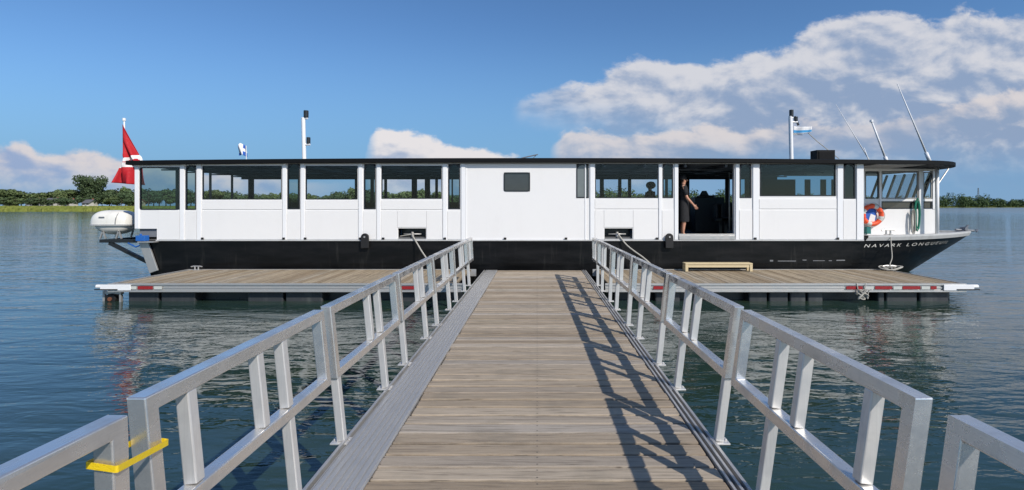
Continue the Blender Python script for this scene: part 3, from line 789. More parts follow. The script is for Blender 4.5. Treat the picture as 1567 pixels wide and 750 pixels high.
def rounded_frame(a, b_, z0, z1, yy, th, r, w_, arched=False):
    """a window frame: rounded rectangle ring in the X-Z plane"""
    def ringpts(ins):
        A_, B_, C_, D_ = a+ins, b_-ins, z0+ins, z1-ins; R = max(r-ins, .004); RT = max(min((B_-A_)/2-.001, .17)-0, .004) if arched else R
        pts = []
        for cx_, cz_, a0, q in ((B_-RT, D_-RT, 0, RT), (A_+RT, D_-RT, hp, RT), (A_+R, C_+R, 2*hp, R), (B_-R, C_+R, 3*hp, R)):
            for k in range(6): t_ = a0+hp*k/5; pts.append((cx_+q*math.cos(t_), cz_+q*math.sin(t_)))
        return pts
    o_, i_ = ringpts(0), ringpts(w_); mb = MB()
    mb.grid([[(p[0], yy+th, p[1]) for p in o_], [(p[0], yy, p[1]) for p in o_], [(p[0], yy, p[1]) for p in i_], [(p[0], yy+th, p[1]) for p in i_], [(p[0], yy+th, p[1]) for p in o_]], closed=True)
    return mb, i_
for a, b_, tpx, sl_, kd in wins:
    if kd == 'door': continue
    A_, B_, z0, z1 = bx(a), bx(b_), bz(sl_), bz(tpx)
    nar = b_-a < 25; big = b_-a > 60
    if nar and a > 284:                                        # dark panelled spandrels with an arched pane
        pass
    w_ = .035 if nar else (.03 if kd != 'clear_glass' else .02)
    fr, inner = rounded_frame(A_-.004, B_+.004, z0-.004, z1+.004, YB0-.006 if a != 771 else YB0-.012, .05, .07 if a in (214, 771) else .012, w_, arched=nar)
    fo = fr.build('window', 'frame_black', ferry)
    pn = MB()
    if nar:                                                    # corners above the arch
        cr = MB()
        cr.box(A_, B_, YB0+.048, YB0+.052, z1-.19, z1)
    pn.prism(inner, 'y', YB0+.018, YB0+.026)
    po = pn.build('pane', kd, fo)
# interior -----------------------------------------------------------------------------
YFAR = YC+HB
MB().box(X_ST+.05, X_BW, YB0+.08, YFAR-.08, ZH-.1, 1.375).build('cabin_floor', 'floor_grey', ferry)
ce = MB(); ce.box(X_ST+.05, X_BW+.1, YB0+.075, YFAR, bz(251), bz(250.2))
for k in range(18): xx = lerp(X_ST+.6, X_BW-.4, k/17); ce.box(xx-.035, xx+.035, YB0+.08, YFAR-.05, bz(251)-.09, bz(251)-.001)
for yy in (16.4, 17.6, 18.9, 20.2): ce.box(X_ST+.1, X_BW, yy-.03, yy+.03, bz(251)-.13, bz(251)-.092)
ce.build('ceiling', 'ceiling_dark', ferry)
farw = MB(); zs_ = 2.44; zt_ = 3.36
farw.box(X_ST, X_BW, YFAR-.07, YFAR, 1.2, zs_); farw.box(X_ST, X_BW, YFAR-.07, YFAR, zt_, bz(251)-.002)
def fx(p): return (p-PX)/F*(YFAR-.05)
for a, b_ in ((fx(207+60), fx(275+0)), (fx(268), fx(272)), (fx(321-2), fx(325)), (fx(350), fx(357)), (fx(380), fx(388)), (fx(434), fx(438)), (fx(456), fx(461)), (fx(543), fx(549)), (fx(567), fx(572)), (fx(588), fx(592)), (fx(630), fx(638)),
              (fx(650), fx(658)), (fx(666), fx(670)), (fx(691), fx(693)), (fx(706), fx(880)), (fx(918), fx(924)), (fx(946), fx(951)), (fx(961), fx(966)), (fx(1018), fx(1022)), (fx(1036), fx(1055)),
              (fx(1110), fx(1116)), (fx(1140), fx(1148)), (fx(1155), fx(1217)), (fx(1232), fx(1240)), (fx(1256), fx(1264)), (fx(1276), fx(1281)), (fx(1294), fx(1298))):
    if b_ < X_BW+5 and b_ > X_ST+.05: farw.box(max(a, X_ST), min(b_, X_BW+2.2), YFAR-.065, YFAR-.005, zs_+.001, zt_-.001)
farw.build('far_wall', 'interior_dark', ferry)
# midship cabin block (closed room) walls inside
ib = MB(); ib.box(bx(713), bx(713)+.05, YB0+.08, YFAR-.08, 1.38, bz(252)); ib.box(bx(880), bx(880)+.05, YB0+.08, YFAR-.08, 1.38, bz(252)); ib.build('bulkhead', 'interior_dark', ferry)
# stern wall: posts and low panel
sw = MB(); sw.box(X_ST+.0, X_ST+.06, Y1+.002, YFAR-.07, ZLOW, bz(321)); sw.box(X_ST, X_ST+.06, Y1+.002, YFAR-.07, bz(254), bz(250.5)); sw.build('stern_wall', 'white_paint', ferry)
for yy in (17.2, 18.95, 20.3): MB().box(X_ST+.005, X_ST+.055, yy-.04, yy+.04, bz(321)+.001, bz(254)-.001).build('post', 'frame_black', ferry)
# poles inside the doorway, console
for p, Yp in ((1116, 16.6), (1121.5, 16.3)):
    MB().tube([(at(p, 0, Yp).x, Yp, 1.376), (at(p, 0, Yp).x, Yp, bz(252)-.14)], .022, 10).build('grab_pole', 'galvanised', ferry, smooth=True)
def yx(p, Yp): return at(p, 0, Yp).x
co = MB(); co.box(yx(1064, 18), yx(1109, 18), 18.0, 18.6, 1.376, ZC+.30); co.box(yx(1070, 18), yx(1094, 18), 17.9, 18.3, ZC+.302, ZC+.36); co.prism([(yx(1072, 18), ZC+.361), (yx(1086, 18), ZC+.361), (yx(1082, 18), ZC+.52), (yx(1076, 18), ZC+.52)], 'y', 18.05, 18.15)
co.build('console', 'console_dark', ferry, bevel=.02)
co = MB()
for p in (1096, 1104): co.box(yx(p, 17), yx(p, 17)+.42, 17, 17.4, 1.8, 1.9); co.box(yx(p, 17), yx(p, 17)+.06, 17, 17.4, 1.9, 2.35); co.box(yx(p, 17)+.15, yx(p, 17)+.25, 17.15, 17.25, 1.376, 1.8)
co.build('helm_chair', 'console_dark', ferry, bevel=.02)
# passenger benches below the sills
for k, (a, b_) in enumerate(((300, 420), (470, 545), (590, 690), (915, 1010))):
    q = MB(); A_, B_ = bx(a), bx(b_); q.box(A_, B_, 16.2, 16.65, 1.78, 1.84); q.box(A_, B_, 16.65, 16.70, 1.84, 2.25); q.box(A_+.1, A_+.15, 16.25, 16.6, 1.376, 1.78); q.box(B_-.15, B_-.1, 16.25, 16.6, 1.376, 1.78)
    q.build('passenger_bench', 'console_dark', ferry, bevel=.01)
# door threshold
th = MB(); th.box(bx(1038.5), bx(1123.5), YB0-.06, YB0+.10, ZH+.024, bz(361)+.012); th.box(bx(1038.5), bx(1123.5), YB0-.02, YB0+.075, bz(361)+.014, bz(358)); th.build('door_sill', 'galvanised', ferry, bevel=.005)
MB().box(bx(1126), bx(1126)-.04, YB0+.08, YB0+.12, ZH+.2, bz(252)).build('sliding_door_edge', 'white_trim', ferry)
# hatches with bollards in the low wall
for a, b_ in ((609, 652), (925, 968)):
    q = MB(); A_, B_ = bx(a), bx(b_)
    q.box(A_, B_, YB0+.45, YB0+.48, ZH, bz(349)); q.box(A_, B_, YB0+.075, YB0+.448, ZH-.01, ZH+.01); q.box(A_, B_, YB0+.075, YB0+.448, bz(349.6), bz(348)); hs = q.build('hatch', 'frame_black', ferry)
    cm = (A_+B_)/2-.02; q = MB(); q.tube([(cm, YB0+.15, ZH+.01), (cm, YB0+.15, ZH+.25)], .045, 12); q.tube([(cm-.26, YB0+.15, ZH+.18), (cm+.26, YB0+.15, ZH+.18)], .022, 8); q.build('bollard', 'galvanised', hs, smooth=True)
    q = MB(); q.box(A_, B_, YB0-.030, YB0-.004, ZH+.024, ZH+.05); q.build('hatch_sill', 'gunwale_grey', hs)

# roof ------------------------------------------------------------------------------------
def roof_outline(e=0):
    X0 = bx(199)-e; X1 = 11.2; XE = 13.25+e; HBr = HB+.17+e; P = [(X0, YC-HBr)]
    for k in range(1, 20): P.append((lerp(X0, X1, k/20), YC-HBr))
    for k in range(0, 25):
        a = -hp+math.pi*k/24; P.append((X1+(XE-X1)*math.cos(a)**.75 if math.cos(a) > 1e-6 else X1, YC+HBr*math.copysign(abs(math.sin(a))**.75, math.sin(a))))
    for k in range(19, -1, -1): P.append((lerp(X0, X1, k/20), YC+HBr))
    return P
def sag(x_): return -.075*(abs(x_)/12)**2.2
ro = MB(); L1 = roof_outline(); rings = []
for z, e in ((bz(249), -.03), (bz(248.6), 0), (bz(243.2), 0), (bz(242.4), -.05)):
    rings.append([(x_, YC+(y_-YC)*(1+e/3), z+sag(x_)) for x_, y_ in L1])
ro.grid(rings, closed=True); n0 = len(ro.v); m_ = len(L1)
def fan(off):                                                 # close with quads across the boat
    for i in range(m_//2-1): ro.face([off+i, off+i+1, off+m_-2-i, off+m_-1-i])
fan(0); fan(3*m_); ro.build('roof', 'black_roof', ferry)
so_ = MB(); rg = [(x_-.05, YC+(y_-YC)*.985) for x_, y_ in L1 if x_ > X_BW-.05]
so_.prism(rg, 'z', bz(252.5), bz(250.2)); so_.build('soffit', 'soffit_grey', ferry)
# pilot house ----------------------------------------------------------------------------
YP = 16.9
def qx(p, Y=YP): return (p-PX)/F*Y
def qz(p, Y=YP): return ZC-(p-PY)/F*Y
zsof = bz(252.5)-.002
ph_ = MB(); xa0, xa1 = qx(1300), qx(1432)
ph_.box(xa0, xa1, YP, YP+.06, 1.36, qz(320)); ph_.box(xa0, xa1, YP, YP+.06, qz(262), zsof)
ph_.box(qx(1347), xa1, YP-.01, YP+.05, qz(308), qz(304.5)); ph_.box(xa0, qx(1347), YP, YP+.06, qz(319.9), qz(304.5))
ph_.build('pilothouse_wall', 'white_paint', ferry)
ph_ = MB(); ph_.box(xa0, xa1, 2*YC-YP-.06, 2*YC-YP, 1.36, qz(320))
ph_.build('pilothouse_wall', 'white_paint', ferry)
ph_ = MB(); ph_.box(xa0, xa1, 2*YC-YP-.06, 2*YC-YP, qz(262), zsof)
ph_.build('pilothouse_wall', 'white_paint', ferry)
# front of the pilothouse: angled lower wall and forward raked windscreen
FB = [(xa1, YP+.03), (xa1+.28, YP+.5), (xa1+.38, YC), (xa1+.28, 2*YC-YP-.5), (xa1, 2*YC-YP-.03)]
fl = MB()
for (a, b_), (c, e_) in zip(FB, FB[1:]): fl.bar((a-.25, b_, (1.36+qz(320))/2), (c-.25, e_, (1.36+qz(320))/2), .05, qz(320)-1.36)
fl.build('pilothouse_front', 'white_paint', ferry)
for i, (a, b_) in enumerate(FB):
    for fr_ in ((0, ) if i == 4 else (0, .5)):
        a2, b2 = (a, b_) if fr_ == 0 else (lerp(a, FB[i+1][0], .5), lerp(b_, FB[i+1][1], .5))
        MB().bar((a2-.55, b2, qz(322)), (a2-.08, b2, zsof-.08), .06, .06, up=(0, 1, 0)).build('windscreen_post', 'frame_black', ferry)
for (a, b_), (c, e_) in zip(FB, FB[1:]):
    g_ = MB(); g_.v += [(a-.54, b_, qz(322)), (c-.54, e_, qz(322)), (c-.08, e_, zsof-.08), (a-.08, b_, zsof-.08), (a-.53, b_, qz(322)), (c-.53, e_, qz(322)), (c-.07, e_, zsof-.08), (a-.07, b_, zsof-.08)]
    for f_ in ((0, 1, 2, 3), (7, 6, 5, 4), (0, 4, 5, 1), (1, 5, 6, 2), (2, 6, 7, 3), (3, 7, 4, 0)): g_.face(f_)
    g_.build('windscreen', 'clear_glass', ferry)
for p0, p1, t_, b_ in ((1320.5, 1323.5, 262, 320), (1345.5, 1348.5, 262, 320), (1406, 1412.5, 262, 320), (1427, 1431.5, 262, 320)):
    MB().box(qx(p0), qx(p1), YP-.02, YP+.055, qz(b_)+.001, qz(t_)-.001).build('post', 'white_trim', ferry, bevel=.005)
MB().tube([(qx(1434, 16.6), 16.6, 1.36), (qx(1434, 16.6), 16.6, zsof)], .055, 12).build('roof_post', 'white_trim', ferry, smooth=True)
MB().tube([(qx(1436, 16.6)+.4, 16.7, zsof-.02), (qx(1434, 16.6)+.04, 16.6, zsof-.5)], .02, 8).build('roof_brace', 'galvanised', ferry)
for p0, p1, t_, b_ in ((1324, 1345, 263, 304), (1349, 1405.5, 263, 304), (1413, 1426.5, 263, 304), (1349, 1405.5, 308.5, 319.5), (1413, 1426.5, 308.5, 319.5)):
    fr, inner = rounded_frame(qx(p0), qx(p1), qz(b_), qz(t_), YP+.0, .045, .03 if p0 != 1324 else .08, .03)
    fo = fr.build('window', 'frame_black' if p0 == 1324 or t_ > 300 else 'soffit_grey', ferry); MB().prism(inner, 'y', YP+.02, YP+.028).build('pane', 'clear_glass' if t_ < 300 else 'smoked_glass', fo)
MB().box(xa0+.8, xa1-.9, YP+.4, 2*YC-YP-.4, 1.37, qz(309)).build('dashboard', 'console_dark', ferry, bevel=.03)
MB().box(X_BW-.06, X_BW-.003, YB0+.075, YP+.0, 1.36, bz(252)).build('end_wall', 'white_paint', ferry)
MB().box(qx(1322), qx(1328), YP-.16, YP-.01, 1.40, qz(347)).build('locker', 'green_panel', ferry)

# bow fittings
tipx = 14.95
an = MB(); an.tube([(tipx-.35, YC, 1.47), (tipx+.30, YC, 1.43)], .035, 8); an.tube([(tipx-.05, YC-.12, 1.50), (tipx-.05, YC+.12, 1.50)], .06, 10); an.bar((tipx+.25, YC-.16, 1.40), (tipx+.42, YC, 1.47), .05, .03); an.bar((tipx+.25, YC+.16, 1.40), (tipx+.42, YC, 1.47), .05, .03)
an.bar((tipx-.15, YC-.05, 1.43), (tipx+.05, YC-.05, 1.62), .05, .04); an.build('bow_anchor', 'grey_box', ferry)
cleat(at(1361, 0, 15.9).x, 15.95, 1.42, ferry, 1.3)

# stern fittings --------------------------------------------------------------------------
YS = 16.2
def sp_(p, q_, Y=YS): return at(p, q_, Y)
sf = MB(); a = sp_(152, 369); b_ = sp_(222, 369)
for yy in (YS, YS+1.6): sf.box(a.x, b_.x, yy, yy+.10, a.z-.05, a.z+.05)
sf.box(a.x, a.x+.1, YS+.102, YS+1.598, a.z-.05, a.z+.05)
for yy in (YS+.05, YS+1.65): sf.bar((sp_(166, 373).x, yy, a.z-.06), (sp_(226, 402).x, yy, sp_(0, 402).z), .10, .10)
sf.build('stern_frame', 'frame_black', ferry)
MB().box(bx(211), bx(240), YB0+.08, YB0+1.6, bz(366), bz(350)-.002).build('stern_locker', 'grey_box', ferry)
tp = MB(); p0 = at(219, 367, 15.40); p1 = at(236, 416, 15.40); tp.bar(p0, p1, .06, .26, up=(1, 0, 0)); tp.build('rudder_plate', 'galvanised', ferry, bevel=.01)
q = MB(); q.tube([at(196, 372, 15.9), at(208, 378, 15.9), at(218, 374, 15.9), at(224, 383, 15.9)], .025, 8); q.build('hydraulic_hose', 'blue_plastic', ferry, smooth=True)
q = MB(); c_ = at(225, 363, 15.5); q.box(c_.x-.13, c_.x+.13, 15.22, 15.42, c_.z-.10, c_.z+.06); q.tube([(c_.x-.05, 15.32, c_.z+.06), (c_.x-.05, 15.32, c_.z+.11)], .03, 8)
tag(q.build('fuel_can', 'blue_plastic', base=tuple(c_), bevel=.03), 'small blue plastic can at the ferry stern corner', 'can')
q = MB(); q.bar(at(216, 370, 15.35), at(240, 370, 15.35), .3, .03); q.build('stern_shelf', 'galvanised', ferry)

# life raft
lc = at(177, 341, 16.9); lr = thing('life_raft_canister', 'white rounded life raft canister on the black stern rack', 'life raft', tuple(lc))
def shell(zs0, zs1, rx, ry, rz_, top):
    mb = MB(); rows_ = []
    for i in range(13):
        th_ = hp*i/12; row = []
        cz = math.sin(th_)**.8*rz_*(1 if top else -1); rr_ = math.cos(th_)**(.62 if top else .8) if i < 12 else .001
        for j in range(36):
            ph2 = 2*math.pi*j/36; cx_ = math.copysign(abs(math.cos(ph2))**.62, math.cos(ph2)); sy_ = math.copysign(abs(math.sin(ph2))**.62, math.sin(ph2))
            tap = 1 if top else lerp(1, .72, i/12)
            row.append((lc.x+cx_*rx*rr_*tap+(0.06 if not top and cx_ < 0 else 0), lc.y+sy_*ry*rr_*tap, zs0+cz))
        rows_.append(row)
    mb.grid(rows_, closed=True); return mb
zz = lc.z-.03
sh_ = shell(zz, 0, .64, .42, .44, True); sh_.build('upper_shell', 'raft_white', lr, smooth=True)
sh_ = shell(zz-.045, 0, .58, .38, .30, False); sh_.build('lower_shell', 'raft_white', lr, smooth=True)
sm = MB(); row = []
pr = []
for j in range(36):
    ph2 = 2*math.pi*j/36; cx_ = math.copysign(abs(math.cos(ph2))**.62, math.cos(ph2)); sy_ = math.copysign(abs(math.sin(ph2))**.62, math.sin(ph2)); pr.append((lc.x+cx_*.66, lc.y+sy_*.44))
sm.prism(pr, 'z', zz-.044, zz-.001); sm.build('seam_flange', 'gunwale_grey', lr)
q = MB()
for p in (168, 192):
    x_ = at(p, 0, 16.9).x; q.bar((x_-.06, 16.6, a.z+.051), (x_+.02, 16.6, zz-.22), .04, .04); q.bar((x_+.12, 16.6, a.z+.051), (x_+.02, 16.6, zz-.22), .04, .04); q.bar((x_-.06, 17.2, a.z+.051), (x_+.02, 17.2, zz-.22), .04, .04)
q.build('cradle', 'galvanised', lr)
q = MB(); q.box(lc.x-.2, lc.x-.02, lc.y-.425, lc.y-.415, zz+.2, zz+.235); q.build('marking_label', 'grey_box', lr)
q = MB()
for dx in (.33, ):
    pts = [(lc.x+dx, lc.y+math.copysign(abs(math.cos(t_))**.62, math.cos(t_))*-.435, zz+math.sin(t_)*.40) for t_ in [math.pi*k/12 for k in range(13)]]
    q.tube(pts, .012, 6)
q.build('lashing', 'grey_box', lr)

# life ring
rc_ = Vector((qx(1334, YP-.12), YP-.14, qz(329))); rt = thing('life_ring', 'orange life ring with pale bands on the pilothouse wall', 'life ring', tuple(rc_))
q = MB(); nn = 40
for i in range(nn):
    pass
pts = [(rc_.x+.29*math.cos(2*math.pi*i/nn), rc_.y, rc_.z+.29*math.sin(2*math.pi*i/nn)) for i in range(nn)]
q.tube(pts, .075, 12, closed=True)
for fi in range(len(q.f)):
    s_ = fi//12
    q.mi[fi] = 1 if (s_+4) % 10 < 3 else 0
q.build('ring', ['ring_orange', 'reflector_white'], rt, smooth=True)
pts = [(rc_.x+(.365+.02*math.sin(i*4*2*math.pi/nn+2))*math.cos(2*math.pi*i/nn), rc_.y-.03, rc_.z+(.365+.02*math.sin(i*4*2*math.pi/nn+2))*math.sin(2*math.pi*i/nn)) for i in range(nn)]
MB().tube(pts, .010, 6, closed=True).build('grab_line', 'rope_white', rt, smooth=True)
# blue and white buoy bag behind the ring
q = MB(); q.box(rc_.x-.19, rc_.x+.15, YP-.10, YP-.02, rc_.z-.26, rc_.z+.2)
q.k = 1; q.prism([(rc_.x-.10, rc_.z-.20), (rc_.x+.10, rc_.z-.22), (rc_.x+.13, rc_.z-.02), (rc_.x-.02, rc_.z+.04)], 'y', YP-.108, YP-.1015)
tag(q.build('throw_bag', ['flag_blue', 'flag_white'], base=(rc_.x, YP-.06, rc_.z-.26)), 'blue and white throw bag framed by the life ring', 'bag')
# coiled ropes
def coil(px_, py_, Y, w_, h_, n_, mt, label):
    c = at(px_, py_, Y); pts = []
    for i in range(n_*12):
        t_ = 2*math.pi*i/12; k = i/12
        pts.append((c.x+math.sin(t_)*w_*(.75+.25*math.sin(k*2.1))+random.uniform(-.006, .006), Y-.03-.02*math.sin(k*1.7)-.02, c.z-h_/2+math.cos(t_)*h_/2*(1+.13*math.sin(k*1.3))))
    mb = MB().tube(pts, .013, 6); return tag(mb.build('rope_coil', mt, base=tuple(c), smooth=True), label, 'rope')
coil(1402, 306, YP-.03, .10, .95, 7, 'rope_green', 'coiled green rope hanging on the white pilothouse wall')
coil(1396, 322, YP-.06, .06, .75, 4, 'rope_white', 'coiled pale rope hanging beside the green rope')

# mooring ropes
rope([at(1362, 358, 15.9), at(1363, 363, 15.62), at(1364, 378, 15.33), at(1365, 394, 15.15), at(1362, 404, 15.05), (at(1361, 0, 15.05).x, 15.0, ZD+.13)], .014, 'pale mooring rope from the foredeck to the right dock cleat')
cxr = at(1361, 0, 15.05).x; pts = []
for i in range(34):
    a_ = i*.75; pts.append((cxr+math.cos(a_)*(.20+.14*math.sin(i*.31)), 15.0+math.sin(a_)*.13, ZD+.025+.10*abs(math.sin(i*.55))))
rope(pts, .015, 'pile of pale rope heaped on the right dock cleat', name='rope_bundle', sub=4)
rope([(bx(630.5), YB0+.10, ZH+.2), (bx(632), YB0-.02, ZH+.13), at(638, 372, 15.3), at(645, 384, 15.1), at(653, 396, 14.9), at(660, 409, 14.7)], .022, 'pale mooring rope from the ferry hatch behind the left railing')
rope([(bx(946), YB0+.10, ZH+.2), (bx(948), YB0-.02, ZH+.13), at(958, 374, 15.3), at(970, 384, 15.15), at(984, 394, 15.0), at(1000, 408, 14.8)], .022, 'pale mooring rope from the ferry hatch behind the right railing')
rope([(bx(611), YB0+.10, ZH+.12), (bx(620), YB0+.09, ZH+.15), (bx(629), YB0+.10, ZH+.17)], .012, 'short pale line inside the left hull hatch', name='thin_line')

# scuffs and lettering on the hull
for a, b_, y_, th_ in ((1178, 1183, 399, .06), (1190, 1218, 399.5, .03), (1228, 1234, 398, .035), (1244, 1262, 399, .025), (1268, 1273, 399, .03), (1280, 1294, 398.5, .04)):
    q = MB(); xm0, xm1 = bx(a), bx(b_); z_ = bz(y_); n = 0; th_ *= .8
    for zq in (z_-th_/2, z_+th_/2):
        for xq in (xm0, xm1):
            yq = YC-hb(xq, zq)-.006; q.v.append((xq, yq, zq))
    q.face((n, n+1, n+3, n+2)); q.build('paint_scuff', 'scuff', ferry)
for word, pa, pb in (('NAVARK', 1322, 1378), ('LONGUEUIL', 1387, 1450)):
    cu = bpy.data.curves.new('lettering', 'FONT'); cu.body = word; cu.size = 1; cu.space_character = 1.5
    to = bpy.data.objects.new('lettering_tmp', cu); COL.objects.link(to); bpy.context.view_layer.update()
    me = bpy.data.meshes.new_from_object(to); bpy.data.objects.remove(to)
    w0 = min(v.co.x for v in me.vertices); w1 = max(v.co.x for v in me.vertices)
    zc = ZH-.16
    def solve(p):                                              # where the hull side meets this bearing
        x_ = 9.0
        for _ in range(60): x_ += ((p-PX)/F*(YC-hb(x_, zc))-x_)*.5
        return x_
    xa_, xb_ = solve(pa), solve(pb)
    for v in me.vertices:
        f_ = (v.co.x-w0)/(w1-w0); X = lerp(xa_, xb_, f_)+v.co.y*.07; Z = zc-.05+v.co.y*.135
        v.co = (X, YC-hb(X, Z)-.010, Z)
    for v in me.vertices: v.co.y -= YC
    me.materials.append(M['lettering']); lo = bpy.data.objects.new('name_lettering', me); COL.objects.link(lo); lo.parent = ferry

# roof fittings ----------------------------------------------------------------------------
zr = bz(243)
def mast(px_, Y, ptop, lamps, label=None):
    x_ = at(px_, 0, Y).x; zt_ = at(0, ptop, Y).z; z0 = zr-.05
    m_ = MB(); m_.tube([(x_, Y, z0), (x_, Y, z0+.12), (x_-.03, Y, zt_)], .065, 14, r2=.06); m_.tube([(x_, Y, z0), (x_, Y, z0+.09)], .19, 16, r2=.11)
    mo = m_.build('mast', 'white_trim', ferry, smooth=False)
    for (dx, p, w_, hh) in lamps:
        zc_ = at(0, p, Y).z; q = MB(); q.tube([(x_+dx, Y, zc_-hh/2), (x_+dx, Y, zc_+hh/2)], w_, 14); q.build('navigation_lamp', 'frame_black', mo, bevel=.01)
        q = MB(); q.tube([(x_-.04, Y, zc_-hh/2-.03), (x_+dx+.05, Y, zc_-hh/2-.03)], .035, 8); q.build('lamp_bracket', 'white_trim', mo)
    return mo
mast(465.5, 16.6, 180, [(.06, 174.5, .075, .22), (.135, 215, .06, .2)])
mast(1211, 16.6, 178, [(.0, 173.5, .065, .22), (.14, 182, .06, .14)])
q = MB(); q.bar(at(1216, 178, 16.6), at(1222, 192, 16.6), .05, .05); q.build('lamp_bracket', 'frame_black', ferry)
q = MB(); q.tube([at(1236, 203, 16.6), at(1250, 216, 16.8), at(1284, 243, 17.2)], .012, 6); q.build('stay_wire', 'rope_white', ferry)
q = MB(); Y = 16.5; a_ = at(1250, 0, Y).x; b2_ = at(1278, 0, Y).x; q.box(a_, b2_, Y, Y+.4, zr-.03, at(0, 229.5, Y).z); q.box(a_+.06, b2_-.06, Y-.02, Y-.001, zr+.05, at(0, 232, Y).z); q.build('roof_vent_box', 'black_roof', ferry, bevel=.04)
def ant(p0, p1, Y, r0, r1, dY=0):
    a_ = at(*p0, Y); b_ = at(*p1, Y); a_.z = min(a_.z, zr+.0) ; b_.y += dY
    q = MB(); q.tube([a_, lerp(a_, b_, .12)], r0*1.8, 10); q.tube([lerp(a_, b_, .12), lerp(a_, b_, .55), b_], r0, 8, r2=r1); return q.build('antenna', 'white_trim', ferry, smooth=True)
ant((1357, 244), (1334, 186), 16.5, .032, .026); ant((1423, 246), (1373, 128), 16.6, .030, .012)
ant((1339, 244), (1279, 160), 20.0, .022, .008); ant((1333, 244), (1322, 226), 18.5, .018, .014)
q = MB(); q.tube([at(1333.5, 186, 16.5)+Vector((0, 0, -.02)), at(1333.5, 183.5, 16.5)], .05, 10); q.build('antenna_tip', 'white_trim', ferry)
q = MB(); q.bar(at(798, 242, 16.4), at(823, 236.5, 16.4), .08, .03); q.box(at(829, 0, 16.4).x, at(841, 0, 16.4).x, 16.4, 16.6, zr-.01, zr+.06); q.bar(at(815, 243, 16.4), at(820, 238, 16.4), .02, .02); q.build('roof_hatch', 'grey_box', ferry)

# flags ------------------------------------------------------------------------------------
def cloth(T, B, Y, rows_n, cols_n, colf, fold, mats, name, parent):
    mb = MB(); G = []
    for i in range(cols_n+1):
        u_ = i/cols_n; tp_ = (interp([(a[0], a[1]) for a in T], u_), interp([(a[0], a[2]) for a in T], u_)); bt_ = (interp([(a[0], a[1]) for a in B], u_), interp([(a[0], a[2]) for a in B], u_))
        row_ = []
        for j in range(rows_n+1):
            v_ = j/rows_n; p_ = at(lerp(tp_[0], bt_[0], v_), lerp(tp_[1], bt_[1], v_), Y); p_.y += fold(u_, v_); row_.append(p_)
        G.append(row_)
    n_ = len(mb.v)
    for r_ in G: mb.v += [tuple(p) for p in r_]
    for i in range(cols_n):
        for j in range(rows_n):
            mb.k = colf((i+.5)/cols_n, (j+.5)/rows_n); mb.face([n_+i*(rows_n+1)+j, n_+i*(rows_n+1)+j+1, n_+(i+1)*(rows_n+1)+j+1, n_+(i+1)*(rows_n+1)+j])
    o_ = mb.build(name, mats, parent, smooth=True, fix=False); sd = o_.modifiers.new('thick', 'SOLIDIFY'); sd.thickness = .008; return o_
leaf = [(0, .5), (.05, .38), (.12, .42), (.10, .18), (.20, .27), (.24, .20), (.36, .22), (.32, .10), (.38, .06), (.20, -.10), (.22, -.18), (.03, -.15), (.03, -.36)]
leaf = leaf+[(-a, b_) for a, b_ in leaf[::-1]]
def inpoly(x_, y_, P):
    c_ = False
    for (a, b_), (c, d_) in zip(P, P[1:]+P[:1]):
        if (b_ > y_) != (d_ > y_) and x_ < (c-a)*(y_-b_)/(d_-b_)+a: c_ = not c_
    return c_
def ca(u_, v_):
    if u_ < .25 or u_ > .75: return 0
    return 0 if inpoly((u_-.5)*2, .5-v_, leaf) else 1
YFl = 17.6
nf = thing('national_flag', 'large red and white maple leaf flag drooping at the ferry stern', 'flag', tuple(at(192, 352, YFl)))
MB().tube([at(191.8, 262, YFl), at(190, 184, YFl)], .022, 10).tube([at(191.7, 254, YFl), (bx(207), YFl, at(0, 254, YFl).z)], .03, 8).build('flagstaff', 'white_trim', nf, smooth=True)
MB().tube([at(190, 185, YFl), at(189.8, 181, YFl)], .05, 10).build('finial', 'white_trim', nf)
cloth([(0, 191, 191), (.25, 213, 237), (.5, 219, 245), (.75, 224, 255), (1, 229.5, 284)], [(0, 191.5, 234), (.25, 194, 243), (.5, 190, 250), (.75, 183, 257), (1, 177, 280)], YFl, 30, 44, ca,
      lambda u_, v_: .14*math.sin(v_*11+u_*5)*min(1, u_*3)+.05*math.sin(v_*23)*u_-.1, ['flag_red', 'flag_white'], 'flag_cloth', nf)
Y = 20.2; sfl = thing('small_flag', 'tiny blue and white flag above the roof left of the mast', 'flag', tuple(at(377, 243, Y)))
MB().tube([at(377, 246, Y), at(376.5, 223, Y)], .014, 8).build('flagstaff', 'white_trim', sfl)
cloth([(0, 376, 224), (.5, 368, 219), (1, 364, 228)], [(0, 377, 240), (.5, 371, 236), (1, 364.5, 238)], Y, 14, 18, lambda u_, v_: 1 if (abs(u_-.5) < .16 or abs(v_-.5) < .13) else 0,
      lambda u_, v_: .08*math.sin(u_*7+v_*2), ['flag_blue', 'flag_white'], 'flag_cloth', sfl)
Y = 16.6
pf = thing('pennant_flag', 'small white and light blue pennant flying from the right mast', 'flag', tuple(at(1214, 206, Y)))
cloth([(0, 1215, 193), (.4, 1226, 194.5), (1, 1243, 193.5)], [(0, 1215, 204.5), (.4, 1226, 205), (1, 1241, 203)], Y-.05, 8, 16, lambda u_, v_: 1 if v_ > .55 and v_ < .93 else 0,
      lambda u_, v_: .04*math.sin(u_*9+v_), ['flag_white', 'flag_lightblue'], 'flag_cloth', pf)
MB().tube([at(1213, 206, Y-.02), at(1228, 206.5, Y-.02)], .012, 6).build('flag_cord', 'rope_white', pf)

